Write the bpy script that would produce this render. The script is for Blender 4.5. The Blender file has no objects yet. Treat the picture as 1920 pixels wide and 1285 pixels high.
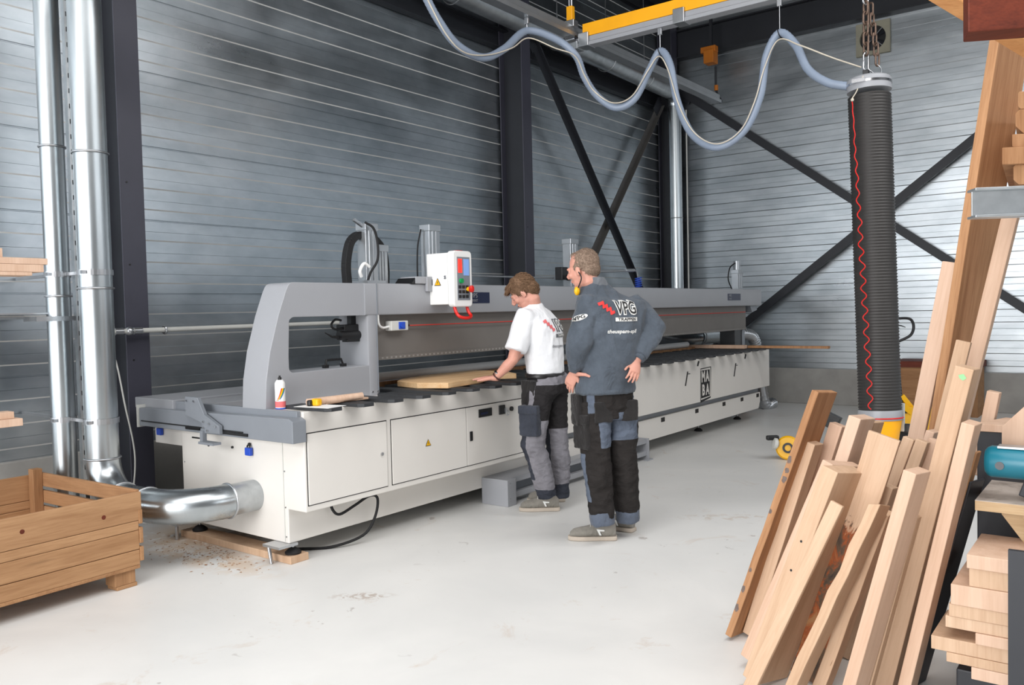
import bpy, bmesh, math, random
from math import sin, cos, tan, pi, radians as RD
from mathutils import Vector, Matrix, noise
from mathutils.bvhtree import BVHTree
V = Vector
scene = bpy.context.scene
col = scene.collection
random.seed(7)

# ------------------------------------------------------------------ camera and measuring helpers
FPX = 1565.0
CA = math.atan2(1190, 1566.5); CP = math.atan2(60, 1565); CR = RD(1.32); CH = 1.5
cF = V((-sin(CA)*cos(CP), cos(CA)*cos(CP), -sin(CP)))
cr0 = V((cos(CA), sin(CA), 0)); cu0 = cr0.cross(cF)
cR = cr0*cos(CR) - cu0*sin(CR); cU = cu0*cos(CR) + cr0*sin(CR)
cO = V((0, 0, CH))
def ray(x, y): return cF + cR*((x-960)/FPX) - cU*((y-642.5)/FPX)
def on(x, y, ax, v):
    d = ray(x, y); return cO + d*((v-cO[ax])/d[ax])
def PX(x, y, v): return on(x, y, 0, v)
def PY(x, y, v): return on(x, y, 1, v)
def PZ(x, y, v=0.0): return on(x, y, 2, v)
def PD(x, y, d): return cO + ray(x, y)*d

cam = bpy.data.cameras.new('camera'); camo = bpy.data.objects.new('camera', cam); col.objects.link(camo)
cam.sensor_width = 36; cam.lens = 36*FPX/1920; cam.clip_end = 200
camo.matrix_world = Matrix.Translation(cO) @ Matrix((cR, cU, -cF)).transposed().to_4x4()
scene.camera = camo
vs = scene.view_settings
vs.view_transform = 'Standard'; vs.look = 'None'; vs.gamma = 1; vs.use_curve_mapping = False
vs.exposure = 0.22

# ------------------------------------------------------------------ materials
def newmat(name):
    m = bpy.data.materials.new(name); m.use_nodes = True
    nt = m.node_tree; b = nt.nodes['Principled BSDF']; return m, nt, b
def s2l(c): return tuple((x/12.92 if x <= .04045 else ((x+.055)/1.055)**2.4) for x in c)
def rgb(r, g, b): return (*s2l((r/255, g/255, b/255)), 1)
def lk(nt, a, b): nt.links.new(a, b)
def coords(nt, scale=(1, 1, 1), kind='Object', rnd=False):
    tc = nt.nodes.new('ShaderNodeTexCoord'); mp = nt.nodes.new('ShaderNodeMapping')
    mp.inputs['Scale'].default_value = scale
    lk(nt, tc.outputs[kind], mp.inputs['Vector'])
    if rnd:
        oi = nt.nodes.new('ShaderNodeObjectInfo'); ml = nt.nodes.new('ShaderNodeMath'); ml.operation = 'MULTIPLY'
        ml.inputs[1].default_value = 37.0; lk(nt, oi.outputs['Random'], ml.inputs[0])
        lk(nt, ml.outputs[0], mp.inputs['Location'])
    return mp.outputs[0]
def noi(nt, vec, scale, detail=4, rough=.55, dist=0):
    n = nt.nodes.new('ShaderNodeTexNoise'); n.inputs['Scale'].default_value = scale
    n.inputs['Detail'].default_value = detail; n.inputs['Roughness'].default_value = rough
    n.inputs['Distortion'].default_value = dist; lk(nt, vec, n.inputs['Vector']); return n.outputs['Fac']
def ramp(nt, fac, stops):
    r = nt.nodes.new('ShaderNodeValToRGB'); e = r.color_ramp.elements
    while len(e) < len(stops): e.new(.5)
    for i, (p, c) in enumerate(stops): e[i].position = p; e[i].color = c
    lk(nt, fac, r.inputs[0]); return r.outputs[0]
def mixc(nt, fac, a, b, blend='MIX'):
    m = nt.nodes.new('ShaderNodeMix'); m.data_type = 'RGBA'; m.blend_type = blend
    for s, v in ((m.inputs[0], fac), (m.inputs[6], a), (m.inputs[7], b)):
        if hasattr(v, 'links'): lk(nt, v, s)
        else: s.default_value = v
    return m.outputs[2]
def bump(nt, b, h, strength=.2, dist=.01):
    n = nt.nodes.new('ShaderNodeBump'); n.inputs['Strength'].default_value = strength
    n.inputs['Distance'].default_value = dist; lk(nt, h, n.inputs['Height']); lk(nt, n.outputs[0], b.inputs['Normal'])
def paint(name, c, rough=.5, metal=0, spec=.5, var=.06, vs_=6, bmp=0):
    m, nt, b = newmat(name); c = rgb(*c) if max(c) > 1 else (*c, 1)
    b.inputs['Roughness'].default_value = rough; b.inputs['Metallic'].default_value = metal
    b.inputs['Specular IOR Level'].default_value = spec
    v = coords(nt); n = noi(nt, v, vs_, 4)
    c2 = tuple(x*(1-var*1.6) for x in c[:3])+(1,); c3 = tuple(min(1, x*(1+var)) for x in c[:3])+(1,)
    lk(nt, ramp(nt, n, [(.3, c2), (.7, c3)]), b.inputs['Base Color'])
    if bmp: bump(nt, b, noi(nt, v, 300, 2), bmp, .002)
    return m
def galvanised(name, c=(.62, .66, .69), rough=.33, scale=(1, 1, 1), spangle=14, metal=.92, var=.18, smoke=False, mixs=.14):
    m, nt, b = newmat(name)
    v = coords(nt, scale)
    n1 = noi(nt, v, 1.1, 6, .62, .6); n2 = noi(nt, v, spangle, 3, .6)
    lo = tuple(x*(1-var*1.5) for x in c)+(1,); hi = tuple(min(1, x*(1+var)) for x in c)+(1,)
    base = ramp(nt, n1, [(.32, lo), (.68, hi)])
    base = mixc(nt, mixs, base, ramp(nt, n2, [(.35, (.25, .28, .30, 1)), (.65, (.9, .92, .94, 1))]))
    if smoke:
        n3 = noi(nt, coords(nt, (1, .8, 1.3)), .55, 7, .7, 1.2)
        base = mixc(nt, ramp(nt, n3, [(.52, (0, 0, 0, 1)), (.72, (.35, .35, .35, 1))]), base, (.70, .73, .78, 1))
    lk(nt, base, b.inputs['Base Color'])
    b.inputs['Metallic'].default_value = metal
    r = ramp(nt, n1, [(.3, (rough*.8,)*3+(1,)), (.7, (min(1, rough*1.35),)*3+(1,))]); lk(nt, r, b.inputs['Roughness'])
    bump(nt, b, n1, .06, .03)
    return m
def wood(name, light, dark, rough=.62, grain=1.0, knots=.25, rnd=True, axis='Z', spec=.3):
    m, nt, b = newmat(name)
    sc = {'Z': (9, 9, .55), 'Y': (9, .55, 9), 'X': (.55, 9, 9)}[axis]
    v = coords(nt, sc, rnd=rnd)
    n = noi(nt, v, 2.0*grain, 6, .6, .5); f = noi(nt, v, 16*grain, 3, .5)
    L = rgb(*light); D = rgb(*dark)
    base = ramp(nt, n, [(.28, D), (.62, L)])
    base = mixc(nt, .25, base, ramp(nt, f, [(.35, D), (.6, L)]))
    sc2 = tuple(.35*x for x in sc)
    k = noi(nt, coords(nt, sc2, rnd=rnd), 4.5, 2, .4)
    base = mixc(nt, ramp(nt, k, [(.70, (0, 0, 0, 1)), (.80, (knots,)*3+(1,))]), base, tuple(x*.35 for x in D[:3])+(1,))
    oi = nt.nodes.new('ShaderNodeObjectInfo')
    base = mixc(nt, 1.0, base, ramp(nt, oi.outputs['Random'], [(0, (.93, .90, .86, 1)), (1, (1, 1, 1, 1))]), 'MULTIPLY')
    lk(nt, base, b.inputs['Base Color']); b.inputs['Roughness'].default_value = rough
    b.inputs['Specular IOR Level'].default_value = spec
    bump(nt, b, f, .15, .003)
    return m
def cloth(name, c, rough=.9, scale=500, var=.12, c2=None, bmp=.45):
    m, nt, b = newmat(name); v = coords(nt)
    C = rgb(*c); n = noi(nt, v, 7, 5, .6)
    lo = rgb(*c2) if c2 else tuple(x*(1-var*2) for x in C[:3])+(1,)
    lk(nt, ramp(nt, n, [(.3, lo), (.65, C)]), b.inputs['Base Color'])
    b.inputs['Roughness'].default_value = rough; b.inputs['Specular IOR Level'].default_value = .15
    b.inputs['Sheen Weight'].default_value = .15
    w = noi(nt, v, 26, 4, .6, .4)
    w2 = noi(nt, coords(nt, (1, 1, .55)), 8, 3, .5, 1.6)
    mx = nt.nodes.new('ShaderNodeMath'); mx.operation = 'MULTIPLY_ADD'; lk(nt, w2, mx.inputs[0]); mx.inputs[1].default_value = 3.0; lk(nt, w, mx.inputs[2])
    bump(nt, b, mx.outputs[0], bmp, .016)
    return m

MT = {}
MT['wall'] = galvanised('galvanised_cassette_wall', (.46, .51, .55), .33, (1, .5, 1.2), 5, .95, .13, True)
MT['wallb'] = galvanised('galvanised_cassette_wall_back', (.47, .51, .54), .34, (.4, 1, 1.2), 5, .95, .10)
MT['duct'] = galvanised('spiral_duct_zinc', (.52, .56, .58), .29, (1, 1, .25), 22, .97, .05, mixs=.05)
MT['ductdull'] = galvanised('dull_zinc', (.55, .58, .60), .4, (1, 1, 1), 12, .9, .12)
MT['foldglint'] = paint('painted_fold_glint', (214, 214, 212), .45, .15, .5, .06, 3)  # pale colour painting a bright glint along the lower rib folds
MT['zinc'] = paint('bright_zinc', (190, 192, 195), .3, .9, var=.1)
MT['chrome'] = paint('polished_steel', (210, 210, 212), .18, 1, var=.03)
MT['concrete'] = paint('grey_concrete', (160, 158, 154), .85, 0, .3, .10, 3, .3)
MT['steel'] = paint('anthracite_steel', (64, 64, 76), .42, 0, .5, .08, 2)
MT['dsteel'] = paint('dark_painted_steel', (38, 40, 46), .5, 0, .5, .1, 2)
MT['bracegrey'] = paint('brown_grey_steel', (84, 82, 80), .5, 0, .5, .1, 2)  # lighter brown-grey used on one wall brace
MT['deck'] = paint('dark_roof_deck', (40, 41, 45), .55, .3, .4, .15, 2)
MT['mwhite'] = paint('machine_cream_white', (226, 222, 216), .42, 0, .45, .015, 2, .15)
MT['mgrey'] = paint('machine_hammer_grey', (158, 160, 165), .38, 0, .5, .02, 2, .3)
MT['mgrey2'] = paint('rail_blue_grey', (132, 137, 144), .42, .1, .5, .04, 3, .3)
MT['mbrown'] = paint('brown_grey_cover', (116, 112, 108), .5, 0, .4, .03)  # brown-grey of the perforated cover itself
MT['pad'] = paint('black_rubber_pad', (52, 54, 57), .55, 0, .4, .1, 8)
MT['black'] = paint('black_plastic', (22, 22, 24), .4, 0, .5, .1)
MT['rubber'] = paint('black_rubber', (26, 26, 28), .65, 0, .4, .1)
MT['red'] = paint('red_plastic', (214, 34, 26), .35, 0, .5, .04)
MT['cordred'] = paint('red_cord', (205, 70, 62), .6, 0, .4, .04)
MT['yellow'] = paint('yellow_paint', (240, 180, 10), .4, 0, .5, .04)
MT['orange'] = paint('crane_orange_yellow', (253, 176, 14), .4, 0, .5, .03)
MT['dorange'] = paint('hoist_orange', (196, 112, 20), .5)
MT['blue'] = paint('blue_plastic', (36, 78, 190), .35)
MT['navy'] = paint('navy_label', (20, 30, 62), .4)
MT['green'] = paint('green_plastic', (10, 150, 80), .35)
MT['white'] = paint('white_plastic', (238, 238, 236), .4, 0, .5, .02)
MT['lgrey'] = paint('light_grey_plastic', (205, 205, 200), .5, 0, .4, .03)
MT['hose'] = paint('blue_grey_pvc_hose', (136, 149, 168), .42, 0, .5, .05, 5)
MT['rope'] = paint('cream_rope', (205, 196, 180), .8)
MT['alu'] = paint('aluminium_profile', (176, 180, 184), .35, .75, .5, .05)
MT['chain'] = paint('rusty_chain', (120, 100, 88), .5, .7, .5, .2, 60)
MT['bellows'] = paint('black_lifter_tube', (52, 50, 49), .48, 0, .45, .08, 6)
MT['teal'] = paint('teal_tool_housing', (20, 112, 132), .33, 0, .5, .04)
MT['paper'] = paint('white_paper', (240, 240, 238), .7, 0, .3, .01)
MT['inkblack'] = paint('ink_black', (28, 28, 30), .6)
MT['inkwhite'] = paint('ink_white', (225, 225, 222), .7)
MT['inkred'] = paint('ink_red', (214, 50, 48), .7)
MT['inkpink'] = paint('ink_faded_red', (224, 110, 112), .7)
MT['inkfaint'] = paint('ink_faint_grey', (158, 158, 162), .7)
MT['inkgrey'] = paint('ink_faded_grey', (96, 98, 102), .7)
MT['skin'] = paint('skin', (206, 150, 132), .5, 0, .35, .06, 12)
MT['skin'].node_tree.nodes['Principled BSDF'].inputs['Subsurface Weight'].default_value = .08
MT['beech'] = wood('pale_planed_beech', (217, 187, 165), (198, 164, 140), .6, 1, .12)
MT['oak'] = wood('pale_oak', (210, 180, 153), (188, 155, 127), .62, 1.3, .25)
MT['brownwood'] = wood('brown_sawn_wood', (186, 142, 104), (142, 98, 64), .7, 1, .4)
MT['roughwood'] = wood('rough_edge_wood', (198, 160, 116), (120, 84, 52), .8, 1.4, .7)
MT['crate'] = wood('crate_pine', (184, 144, 106), (148, 108, 74), .72, .8, .7, axis='Y')
MT['crateX'] = wood('crate_pine_cross', (178, 136, 98), (138, 98, 66), .72, .8, .7, axis='X')
MT['crateZ'] = wood('crate_pine_upright', (178, 136, 98), (138, 100, 68), .72, .8, .7, axis='Z')
MT['redwood'] = wood('dark_red_timber', (112, 50, 32), (74, 30, 20), .6, 1, .2, axis='X')
MT['tanX'] = wood('tan_timber', (214, 158, 104), (184, 124, 74), .65, 1, .2, axis='X')
MT['ply'] = wood('plywood_edge', (206, 182, 146), (166, 132, 94), .6, 1, 0, axis='X')
def dusty():
    m, nt, b = newmat('dusty_plywood_top'); v = coords(nt)
    n = noi(nt, v, 5, 6, .65, .6)
    lk(nt, ramp(nt, n, [(.35, rgb(140, 128, 118)), (.55, rgb(192, 180, 170))]), b.inputs['Base Color']); b.inputs['Roughness'].default_value = .85
    return m
MT['dusty'] = dusty()
def barkmat():
    m, nt, b = newmat('waney_edge_bark'); v = coords(nt, (5, 5, 1.6), rnd=True)
    n = noi(nt, v, 2.2, 7, .7, 1.0)
    lk(nt, ramp(nt, n, [(.36, rgb(52, 46, 42)), (.47, rgb(104, 84, 62)), (.52, rgb(150, 80, 36)), (.64, rgb(176, 128, 84))]), b.inputs['Base Color'])
    b.inputs['Roughness'].default_value = .85; bump(nt, b, n, .6, .02)
    return m
MT['bark'] = barkmat()
def floormat():
    m, nt, b = newmat('pale_screed_floor'); v = coords(nt, kind='Object')
    n = noi(nt, v, .9, 7, .6, .4)
    base = ramp(nt, n, [(.3, rgb(214, 214, 212)), (.7, rgb(228, 227, 224))])
    n2 = noi(nt, v, 2.6, 6, .75, .8)                       # patches of sawdust and dirt
    base = mixc(nt, ramp(nt, n2, [(.60, (0, 0, 0, 1)), (.74, (.55, .55, .55, 1))]), base, rgb(196, 176, 158))
    n3 = noi(nt, v, 11, 3, .6, .5); n4 = noi(nt, v, 1.3, 2, .5)
    msk = mixc(nt, 1.0, ramp(nt, n3, [(.66, (0, 0, 0, 1)), (.71, (1, 1, 1, 1))]), ramp(nt, n4, [(.5, (0, 0, 0, 1)), (.62, (.6, .6, .6, 1))]), 'MULTIPLY')
    base = mixc(nt, msk, base, rgb(150, 140, 134))
    tc = nt.nodes.new('ShaderNodeTexCoord')
    def stain(base, x, y, rx, ry, ang, c, amt, sc, thr):       # a patch of dirt or sawdust lying at one place
        mp = nt.nodes.new('ShaderNodeMapping'); mp.vector_type = 'TEXTURE'; mp.inputs['Location'].default_value = (x, y, 0)
        mp.inputs['Rotation'].default_value = (0, 0, RD(ang)); mp.inputs['Scale'].default_value = (rx, ry, 1); lk(nt, tc.outputs['Object'], mp.inputs['Vector'])
        ln = nt.nodes.new('ShaderNodeVectorMath'); ln.operation = 'LENGTH'; lk(nt, mp.outputs[0], ln.inputs[0])
        f = ramp(nt, ln.outputs['Value'], [(.45, (1, 1, 1, 1)), (1.0, (0, 0, 0, 1))]); q = noi(nt, v, sc, 4, .7, .6)
        f = mixc(nt, 1.0, f, ramp(nt, q, [(thr, (0, 0, 0, 1)), (thr+.09, (amt, amt, amt, 1))]), 'MULTIPLY')
        return mixc(nt, f, base, rgb(*c))
    base = stain(base, -3.31, 2.99, .20, .07, 37, (172, 156, 144), .75, 24, .47)
    base = stain(base, -4.75, 2.95, .85, .22, 0, (206, 182, 156), .7, 7, .44)
    base = stain(base, -5.2, 3.3, .6, .5, 0, (176, 150, 122), .8, 5, .38)
    base = stain(base, -1.35, 3.85, .35, .12, 20, (196, 176, 158), .7, 20, .50)
    base = stain(base, -2.3, 5.6, .5, .12, 30, (196, 182, 168), .6, 12, .50)
    base = stain(base, -2.6, 1.9, .5, .3, 30, (204, 192, 180), .6, 9, .50)
    base = stain(base, -1.6, 5.9, .10, .04, 50, (120, 116, 112), .7, 30, .42)
    lk(nt, base, b.inputs['Base Color'])
    lk(nt, ramp(nt, n, [(.3, (.34, .34, .34, 1)), (.7, (.5, .5, .5, 1))]), b.inputs['Roughness'])
    b.inputs['Specular IOR Level'].default_value = .4
    bump(nt, b, n3, .05, .003)
    return m
MT['floor'] = floormat()
def emat(name, c, s):
    m, nt, b = newmat(name); b.inputs['Base Color'].default_value = rgb(*c)
    b.inputs['Emission Color'].default_value = rgb(*c); b.inputs['Emission Strength'].default_value = s; return m
MT['led'] = emat('red_led_digits', (255, 40, 30), 2.0)
MT['lcd'] = emat('blue_grey_display', (110, 140, 190), .5)

# ------------------------------------------------------------------ mesh building
ORG = {}
def org(o): return ORG.get(o.name, V((0, 0, 0))) if o else V((0, 0, 0))
def rot_to(d, up=V((0, 0, 1))):
    z = d.normalized(); x = up.cross(z)
    if x.length < 1e-5: x = V((1, 0, 0)).cross(z) if abs(z.x) < .9 else V((0, 1, 0)).cross(z)
    x.normalize(); y = z.cross(x); return Matrix((x, y, z)).transposed()
class M:
    def __init__(s): s.v = []; s.f = []; s.m = []; s.k = 0
    def add(s, vs_, fs, m=None):
        o = len(s.v); s.v += [V(p) for p in vs_]
        for f in fs: s.f.append([o+i for i in f]); s.m.append(s.k if m is None else m)
        return s
    def box(s, c, d, R=None, m=None):
        c = V(c); h = V(d)/2; p = []
        for x in (-1, 1):
            for y in (-1, 1):
                for z in (-1, 1):
                    q = V((x*h.x, y*h.y, z*h.z)); p.append(c+(R @ q if R else q))
        return s.add(p, [(0, 1, 3, 2), (4, 6, 7, 5), (0, 4, 5, 1), (2, 3, 7, 6), (0, 2, 6, 4), (1, 5, 7, 3)], m)
    def bb(s, lo, hi, m=None):
        lo = V(lo); hi = V(hi); return s.box((lo+hi)/2, hi-lo, None, m)
    def prism(s, pts, ax, a0, a1, m=None):       # pts in the two other axes, in order
        o = [i for i in range(3) if i != ax]; n = len(pts); p = []
        for a in (a0, a1):
            for u, w in pts:
                q = [0, 0, 0]; q[ax] = a; q[o[0]] = u; q[o[1]] = w; p.append(q)
        fs = [tuple(range(n))[::-1], tuple(range(n, 2*n))]
        for i in range(n): fs.append((i, (i+1) % n, n+(i+1) % n, n+i))
        return s.add(p, fs, m)
    def ringloft(s, rings, cap=True, m=None, closed=False):
        n = len(rings[0]); p = [q for r in rings for q in r]; fs = []; L = len(rings)
        for j in range(L if closed else L-1):
            a = j*n; b = ((j+1) % L)*n
            for i in range(n): k = (i+1) % n; fs.append((a+i, a+k, b+k, b+i))
        if cap and not closed: fs += [tuple(range(n))[::-1], tuple((L-1)*n+i for i in range(n))]
        return s.add(p, fs, m)
    def tube(s, pts, r, n=12, m=None, closed=False, cap=True, flat=None):
        pts = [V(p) for p in pts]; L = len(pts); rr = r if isinstance(r, (list, tuple)) else [r]*L
        rings = []; x = None
        for i, p in enumerate(pts):
            a = pts[(i-1) % L] if (i > 0 or closed) else pts[0]; b = pts[(i+1) % L] if (i < L-1 or closed) else pts[-1]
            t = (b-a).normalized()
            if x is None:
                x = t.orthogonal().normalized()
            else:
                x = x-t*x.dot(t); x.normalize()
            y = t.cross(x)
            rings.append([p+(x*cos(2*pi*k/n)+y*sin(2*pi*k/n)*(flat or 1))*rr[i] for k in range(n)])
        return s.ringloft(rings, cap, m, closed)
    def cyl(s, a, b, r, r2=None, n=20, m=None): return s.tube([a, b], [r, r if r2 is None else r2], n, m)
    def lathe(s, prof, base, d=(0, 0, 1), n=24, m=None, cap=True):
        R = rot_to(V(d)); base = V(base)
        return s.ringloft([[base+R @ V((r*cos(2*pi*k/n), r*sin(2*pi*k/n), h)) for k in range(n)] for r, h in prof], cap, m)
    def ball(s, c, r, n=16, R=None, m=None):
        r = V((r, r, r)) if not hasattr(r, '__len__') else V(r); c = V(c); rings = []
        for j in range(1, n):
            th = pi*j/n; rg = []
            for k in range(n):
                q = V((r.x*sin(th)*cos(2*pi*k/n), r.y*sin(th)*sin(2*pi*k/n), -r.z*cos(th))); rg.append(c+(R @ q if R else q))
            rings.append(rg)
        return s.ringloft(rings, True, m)
    def torus(s, c, R_, r, nrm=(0, 0, 1), n=28, k=10, a0=0, a1=2*pi, m=None):
        Rm = rot_to(V(nrm)); c = V(c); full = abs(a1-a0-2*pi) < 1e-6
        N = n if full else n+1
        return s.tube([c+Rm @ V((R_*cos(a0+(a1-a0)*i/n), R_*sin(a0+(a1-a0)*i/n), 0)) for i in range(N)], r, k, m, closed=full)
    def seg(s, a, b, w, h, up=(0, 0, 1), m=None):      # rectangular bar between two points
        a = V(a); b = V(b); R = rot_to(b-a, V(up)); return s.box((a+b)/2, (w, h, (b-a).length), R, m)
    def text(s, txt, size, o, right, up, bold=.0, depth=.001, align='CENTER', m=None, shear=0, sx=1):
        cu = bpy.data.curves.new('t', 'FONT'); cu.body = txt; cu.size = size; cu.offset = bold; cu.shear = shear
        cu.align_x = align; cu.align_y = 'CENTER'; cu.resolution_u = 3
        ob = bpy.data.objects.new('t', cu); col.objects.link(ob)
        dg = bpy.context.evaluated_depsgraph_get(); me = ob.evaluated_get(dg).to_mesh()
        right = V(right).normalized(); up = V(up).normalized(); nn = right.cross(up); o = V(o)
        p = [o+right*(q.co.x*sx)+up*q.co.y+nn*depth for q in me.vertices]
        fs = [tuple(f.vertices) for f in me.polygons]
        bpy.data.objects.remove(ob)
        return s.add(p, fs, m)
    def shift(s, fn): s.v = [V(fn(p)) for p in s.v]; return s
    def build(s, name, mats, parent=None, smooth=None, bevel=0, bseg=2, sub=0, at=None, **tags):
        if not isinstance(mats, (list, tuple)): mats = [mats]
        me = bpy.data.meshes.new(name)
        if parent: O = org(parent)
        elif at is not None: O = V(at)
        else:
            lo = V([min(p[i] for p in s.v) for i in range(3)]); hi = V([max(p[i] for p in s.v) for i in range(3)])
            O = V(((lo.x+hi.x)/2, (lo.y+hi.y)/2, lo.z))
        me.from_pydata([p-O for p in s.v], [], s.f)
        for m in mats: me.materials.append(MT[m] if isinstance(m, str) else m)
        me.polygons.foreach_set('material_index', s.m)
        ob = bpy.data.objects.new(name, me); col.objects.link(ob)
        finish(ob, smooth)
        ORG[ob.name] = O
        if parent: ob.parent = parent
        else: ob.location = O
        if bevel:
            b = ob.modifiers.new('b', 'BEVEL'); b.width = bevel; b.segments = bseg; b.limit_method = 'ANGLE'; b.angle_limit = RD(40)
            b.harden_normals = False
        if sub:
            b = ob.modifiers.new('s', 'SUBSURF'); b.levels = sub; b.render_levels = sub
        tag(ob, **tags); return ob
def finish(ob, smooth):
    me = ob.data; bm = bmesh.new(); bm.from_mesh(me); bmesh.ops.recalc_face_normals(bm, faces=bm.faces)
    if smooth:
        for f in bm.faces: f.smooth = True
        for e in bm.edges:
            if len(e.link_faces) == 2 and e.calc_face_angle(0) > RD(smooth): e.smooth = False
    bm.to_mesh(me); bm.free()
def tag(o, label=None, cat=None, group=None, kind=None):
    if label: o['label'] = label
    if cat: o['category'] = cat
    if group: o['group'] = group
    if kind: o['kind'] = kind
    return o
def thing(name, loc, label, cat, group=None, kind=None):
    o = bpy.data.objects.new(name, None); col.objects.link(o); o.location = loc; o.empty_display_size = .1
    ORG[o.name] = V(loc); return tag(o, label, cat, group, kind)
def copy_tree(o, parent=None):
    c = o.copy(); col.objects.link(c); c.parent = parent
    ORG[c.name] = org(o)
    for ch in [x for x in bpy.data.objects if x.parent == o]: copy_tree(ch, c)
    return c
def arc(c, r, a0, a1, n): return [(c[0]+r*cos(RD(a0+(a1-a0)*i/n)), c[1]+r*sin(RD(a0+(a1-a0)*i/n))) for i in range(n+1)]
def smooth_path(pts, k=8):                    # Catmull-Rom through the points
    P = [V(p) for p in pts]; P = [P[0]*2-P[1]]+P+[P[-1]*2-P[-2]]; out = []
    for i in range(1, len(P)-2):
        for j in range(k):
            t = j/k; a, b, c, d = P[i-1:i+3]
            out.append(.5*((2*b)+(c-a)*t+(2*a-5*b+4*c-d)*t*t+(3*b-a-3*c+d)*t**3))
    out.append(P[-2]); return out
def rnd_rect(x0, y0, x1, y1, r, n=4):
    return arc((x1-r, y1-r), r, 0, 90, n)+arc((x0+r, y1-r), r, 90, 180, n)+arc((x0+r, y0+r), r, 180, 270, n)+arc((x1-r, y0+r), r, 270, 360, n)
# ================================================================== the hall
XW = -6.30; YW = 12.65; XR = 9.0; YR = -7.0; ZC = 6.1
def cassette(z0, z1, d=.005):
    # wall liner profile: (depth, z) from below up; a joint every 0.583 m, three raised bands between
    P = [(0, z0)]; z = .528
    while z < z1-.02:
        P += [(-.004, z+.001), (-.004, z+.006), (0, z+.010)]
        for a, b in ((.084, .164), (.251, .331), (.422, .499)):
            P += [(0, z+a), (d, z+a+.010), (d, z+b-.003), (0, z+b)]
        P += [(0, z+.580)]
        z += .583
    return [(a, min(b, z1)) for a, b in P]
def wallmesh(axis, pos, a0, a1, sgn, z1):
    m = M(); P = cassette(.53, z1); vs_ = []; n = 24
    for i in range(n+1):
        t = a0+(a1-a0)*i/n
        for d, z in P: vs_.append((pos+sgn*d, t, z) if axis == 0 else (t, pos+sgn*d, z))
    L = len(P); fs = [(i*L+j, i*L+j+1, (i+1)*L+j+1, (i+1)*L+j) for i in range(n) for j in range(L-1)]
    m.add(vs_, fs); k = 0
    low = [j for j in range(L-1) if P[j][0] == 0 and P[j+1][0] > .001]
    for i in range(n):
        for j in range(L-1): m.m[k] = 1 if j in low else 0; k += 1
    return m
wallmesh(0, XW, YR, YW, 1, ZC).build('wall_left', ['wall', 'foldglint'], at=(0, 0, 0), kind='structure')
wallmesh(1, YW, XW, XR, -1, ZC).build('wall_back', ['wallb', 'wallb'], at=(0, 0, 0), kind='structure')
M().bb((XW-.2, YR, 0), (XW+.03, YW, .53)).build('trim_1', 'concrete', kind='structure', bevel=.01)
M().bb((XW+.03, YW-.04, 0), (XR, YW+.2, .53)).build('trim_2', 'concrete', kind='structure', bevel=.01)
M().bb((XW-.2, YR-.2, -.2), (XR+.2, YW+.2, 0)).build('floor', 'floor', at=(0, 0, 0), kind='structure')
# ribbed roof deck
m = M(); P = []; x = XW-.2
while x < XR:
    P += [(x, ZC+.1), (x+.04, ZC), (x+.16, ZC), (x+.2, ZC+.1)]; x += .25
P = P+[(XR+.2, ZC+.25), (XW-.2, ZC+.25)]
m.prism(P, 1, YR, YW+.2); m.build('ceiling', 'deck', at=(0, 0, 0), kind='structure')
# wall on the right with a window band, rear wall with the open gate
m = M(); m.bb((XR, YR, 0), (XR+.15, YW, 3.2)).bb((XR, YR, 5.2), (XR+.15, YW, ZC)).bb((XR, YR, 3.2), (XR+.15, 2, 5.2))
m.build('wall_right', 'dsteel', at=(0, 0, 0), kind='structure')
m = M(); m.bb((XW, YR-.15, 0), (-5.6, YR, ZC)).bb((-5.6, YR-.15, 5.4), (5.0, YR, ZC)).bb((5.0, YR-.15, 0), (XR, YR, ZC))
m.build('wall_rear', 'dsteel', at=(0, 0, 0), kind='structure')

def area(name, loc, d, sx, sy, power, c=(1, 1, 1)):
    l = bpy.data.lights.new(name, 'AREA'); l.shape = 'RECTANGLE'; l.size = sx; l.size_y = sy; l.energy = power; l.color = c
    o = bpy.data.objects.new(name, l); col.objects.link(o); o.location = loc
    o.rotation_euler = V(d).to_track_quat('-Z', 'Y').to_euler(); return o
area('gate_daylight', (-1.8, YR-.1, 2.8), (0, 1, -.05), 7.4, 5.2, 820, (1, .99, .98))
area('window_daylight', (XR+.05, 7.2, 4.2), (-1, 0, -.1), 10.2, 1.9, 170, (.93, .97, 1))
area('roof_fill', (-.8, -.5, ZC-.05), (0, 0, -1), 5.0, 7.0, 370, (1, .99, .98))  # unseen overhead fill lamp, added below the closed roof
area('roof_fill', (1.6, 5.0, ZC-.05), (0, 0, -1), 4.0, 5.0, 270, (1, .99, .98))  # second unseen lamp below the closed roof, added to brighten the far floor
w = bpy.data.worlds.new('world'); scene.world = w; w.use_nodes = True
w.node_tree.nodes['Background'].inputs[0].default_value = (.8, .88, 1, 1); w.node_tree.nodes['Background'].inputs[1].default_value = .6

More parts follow.
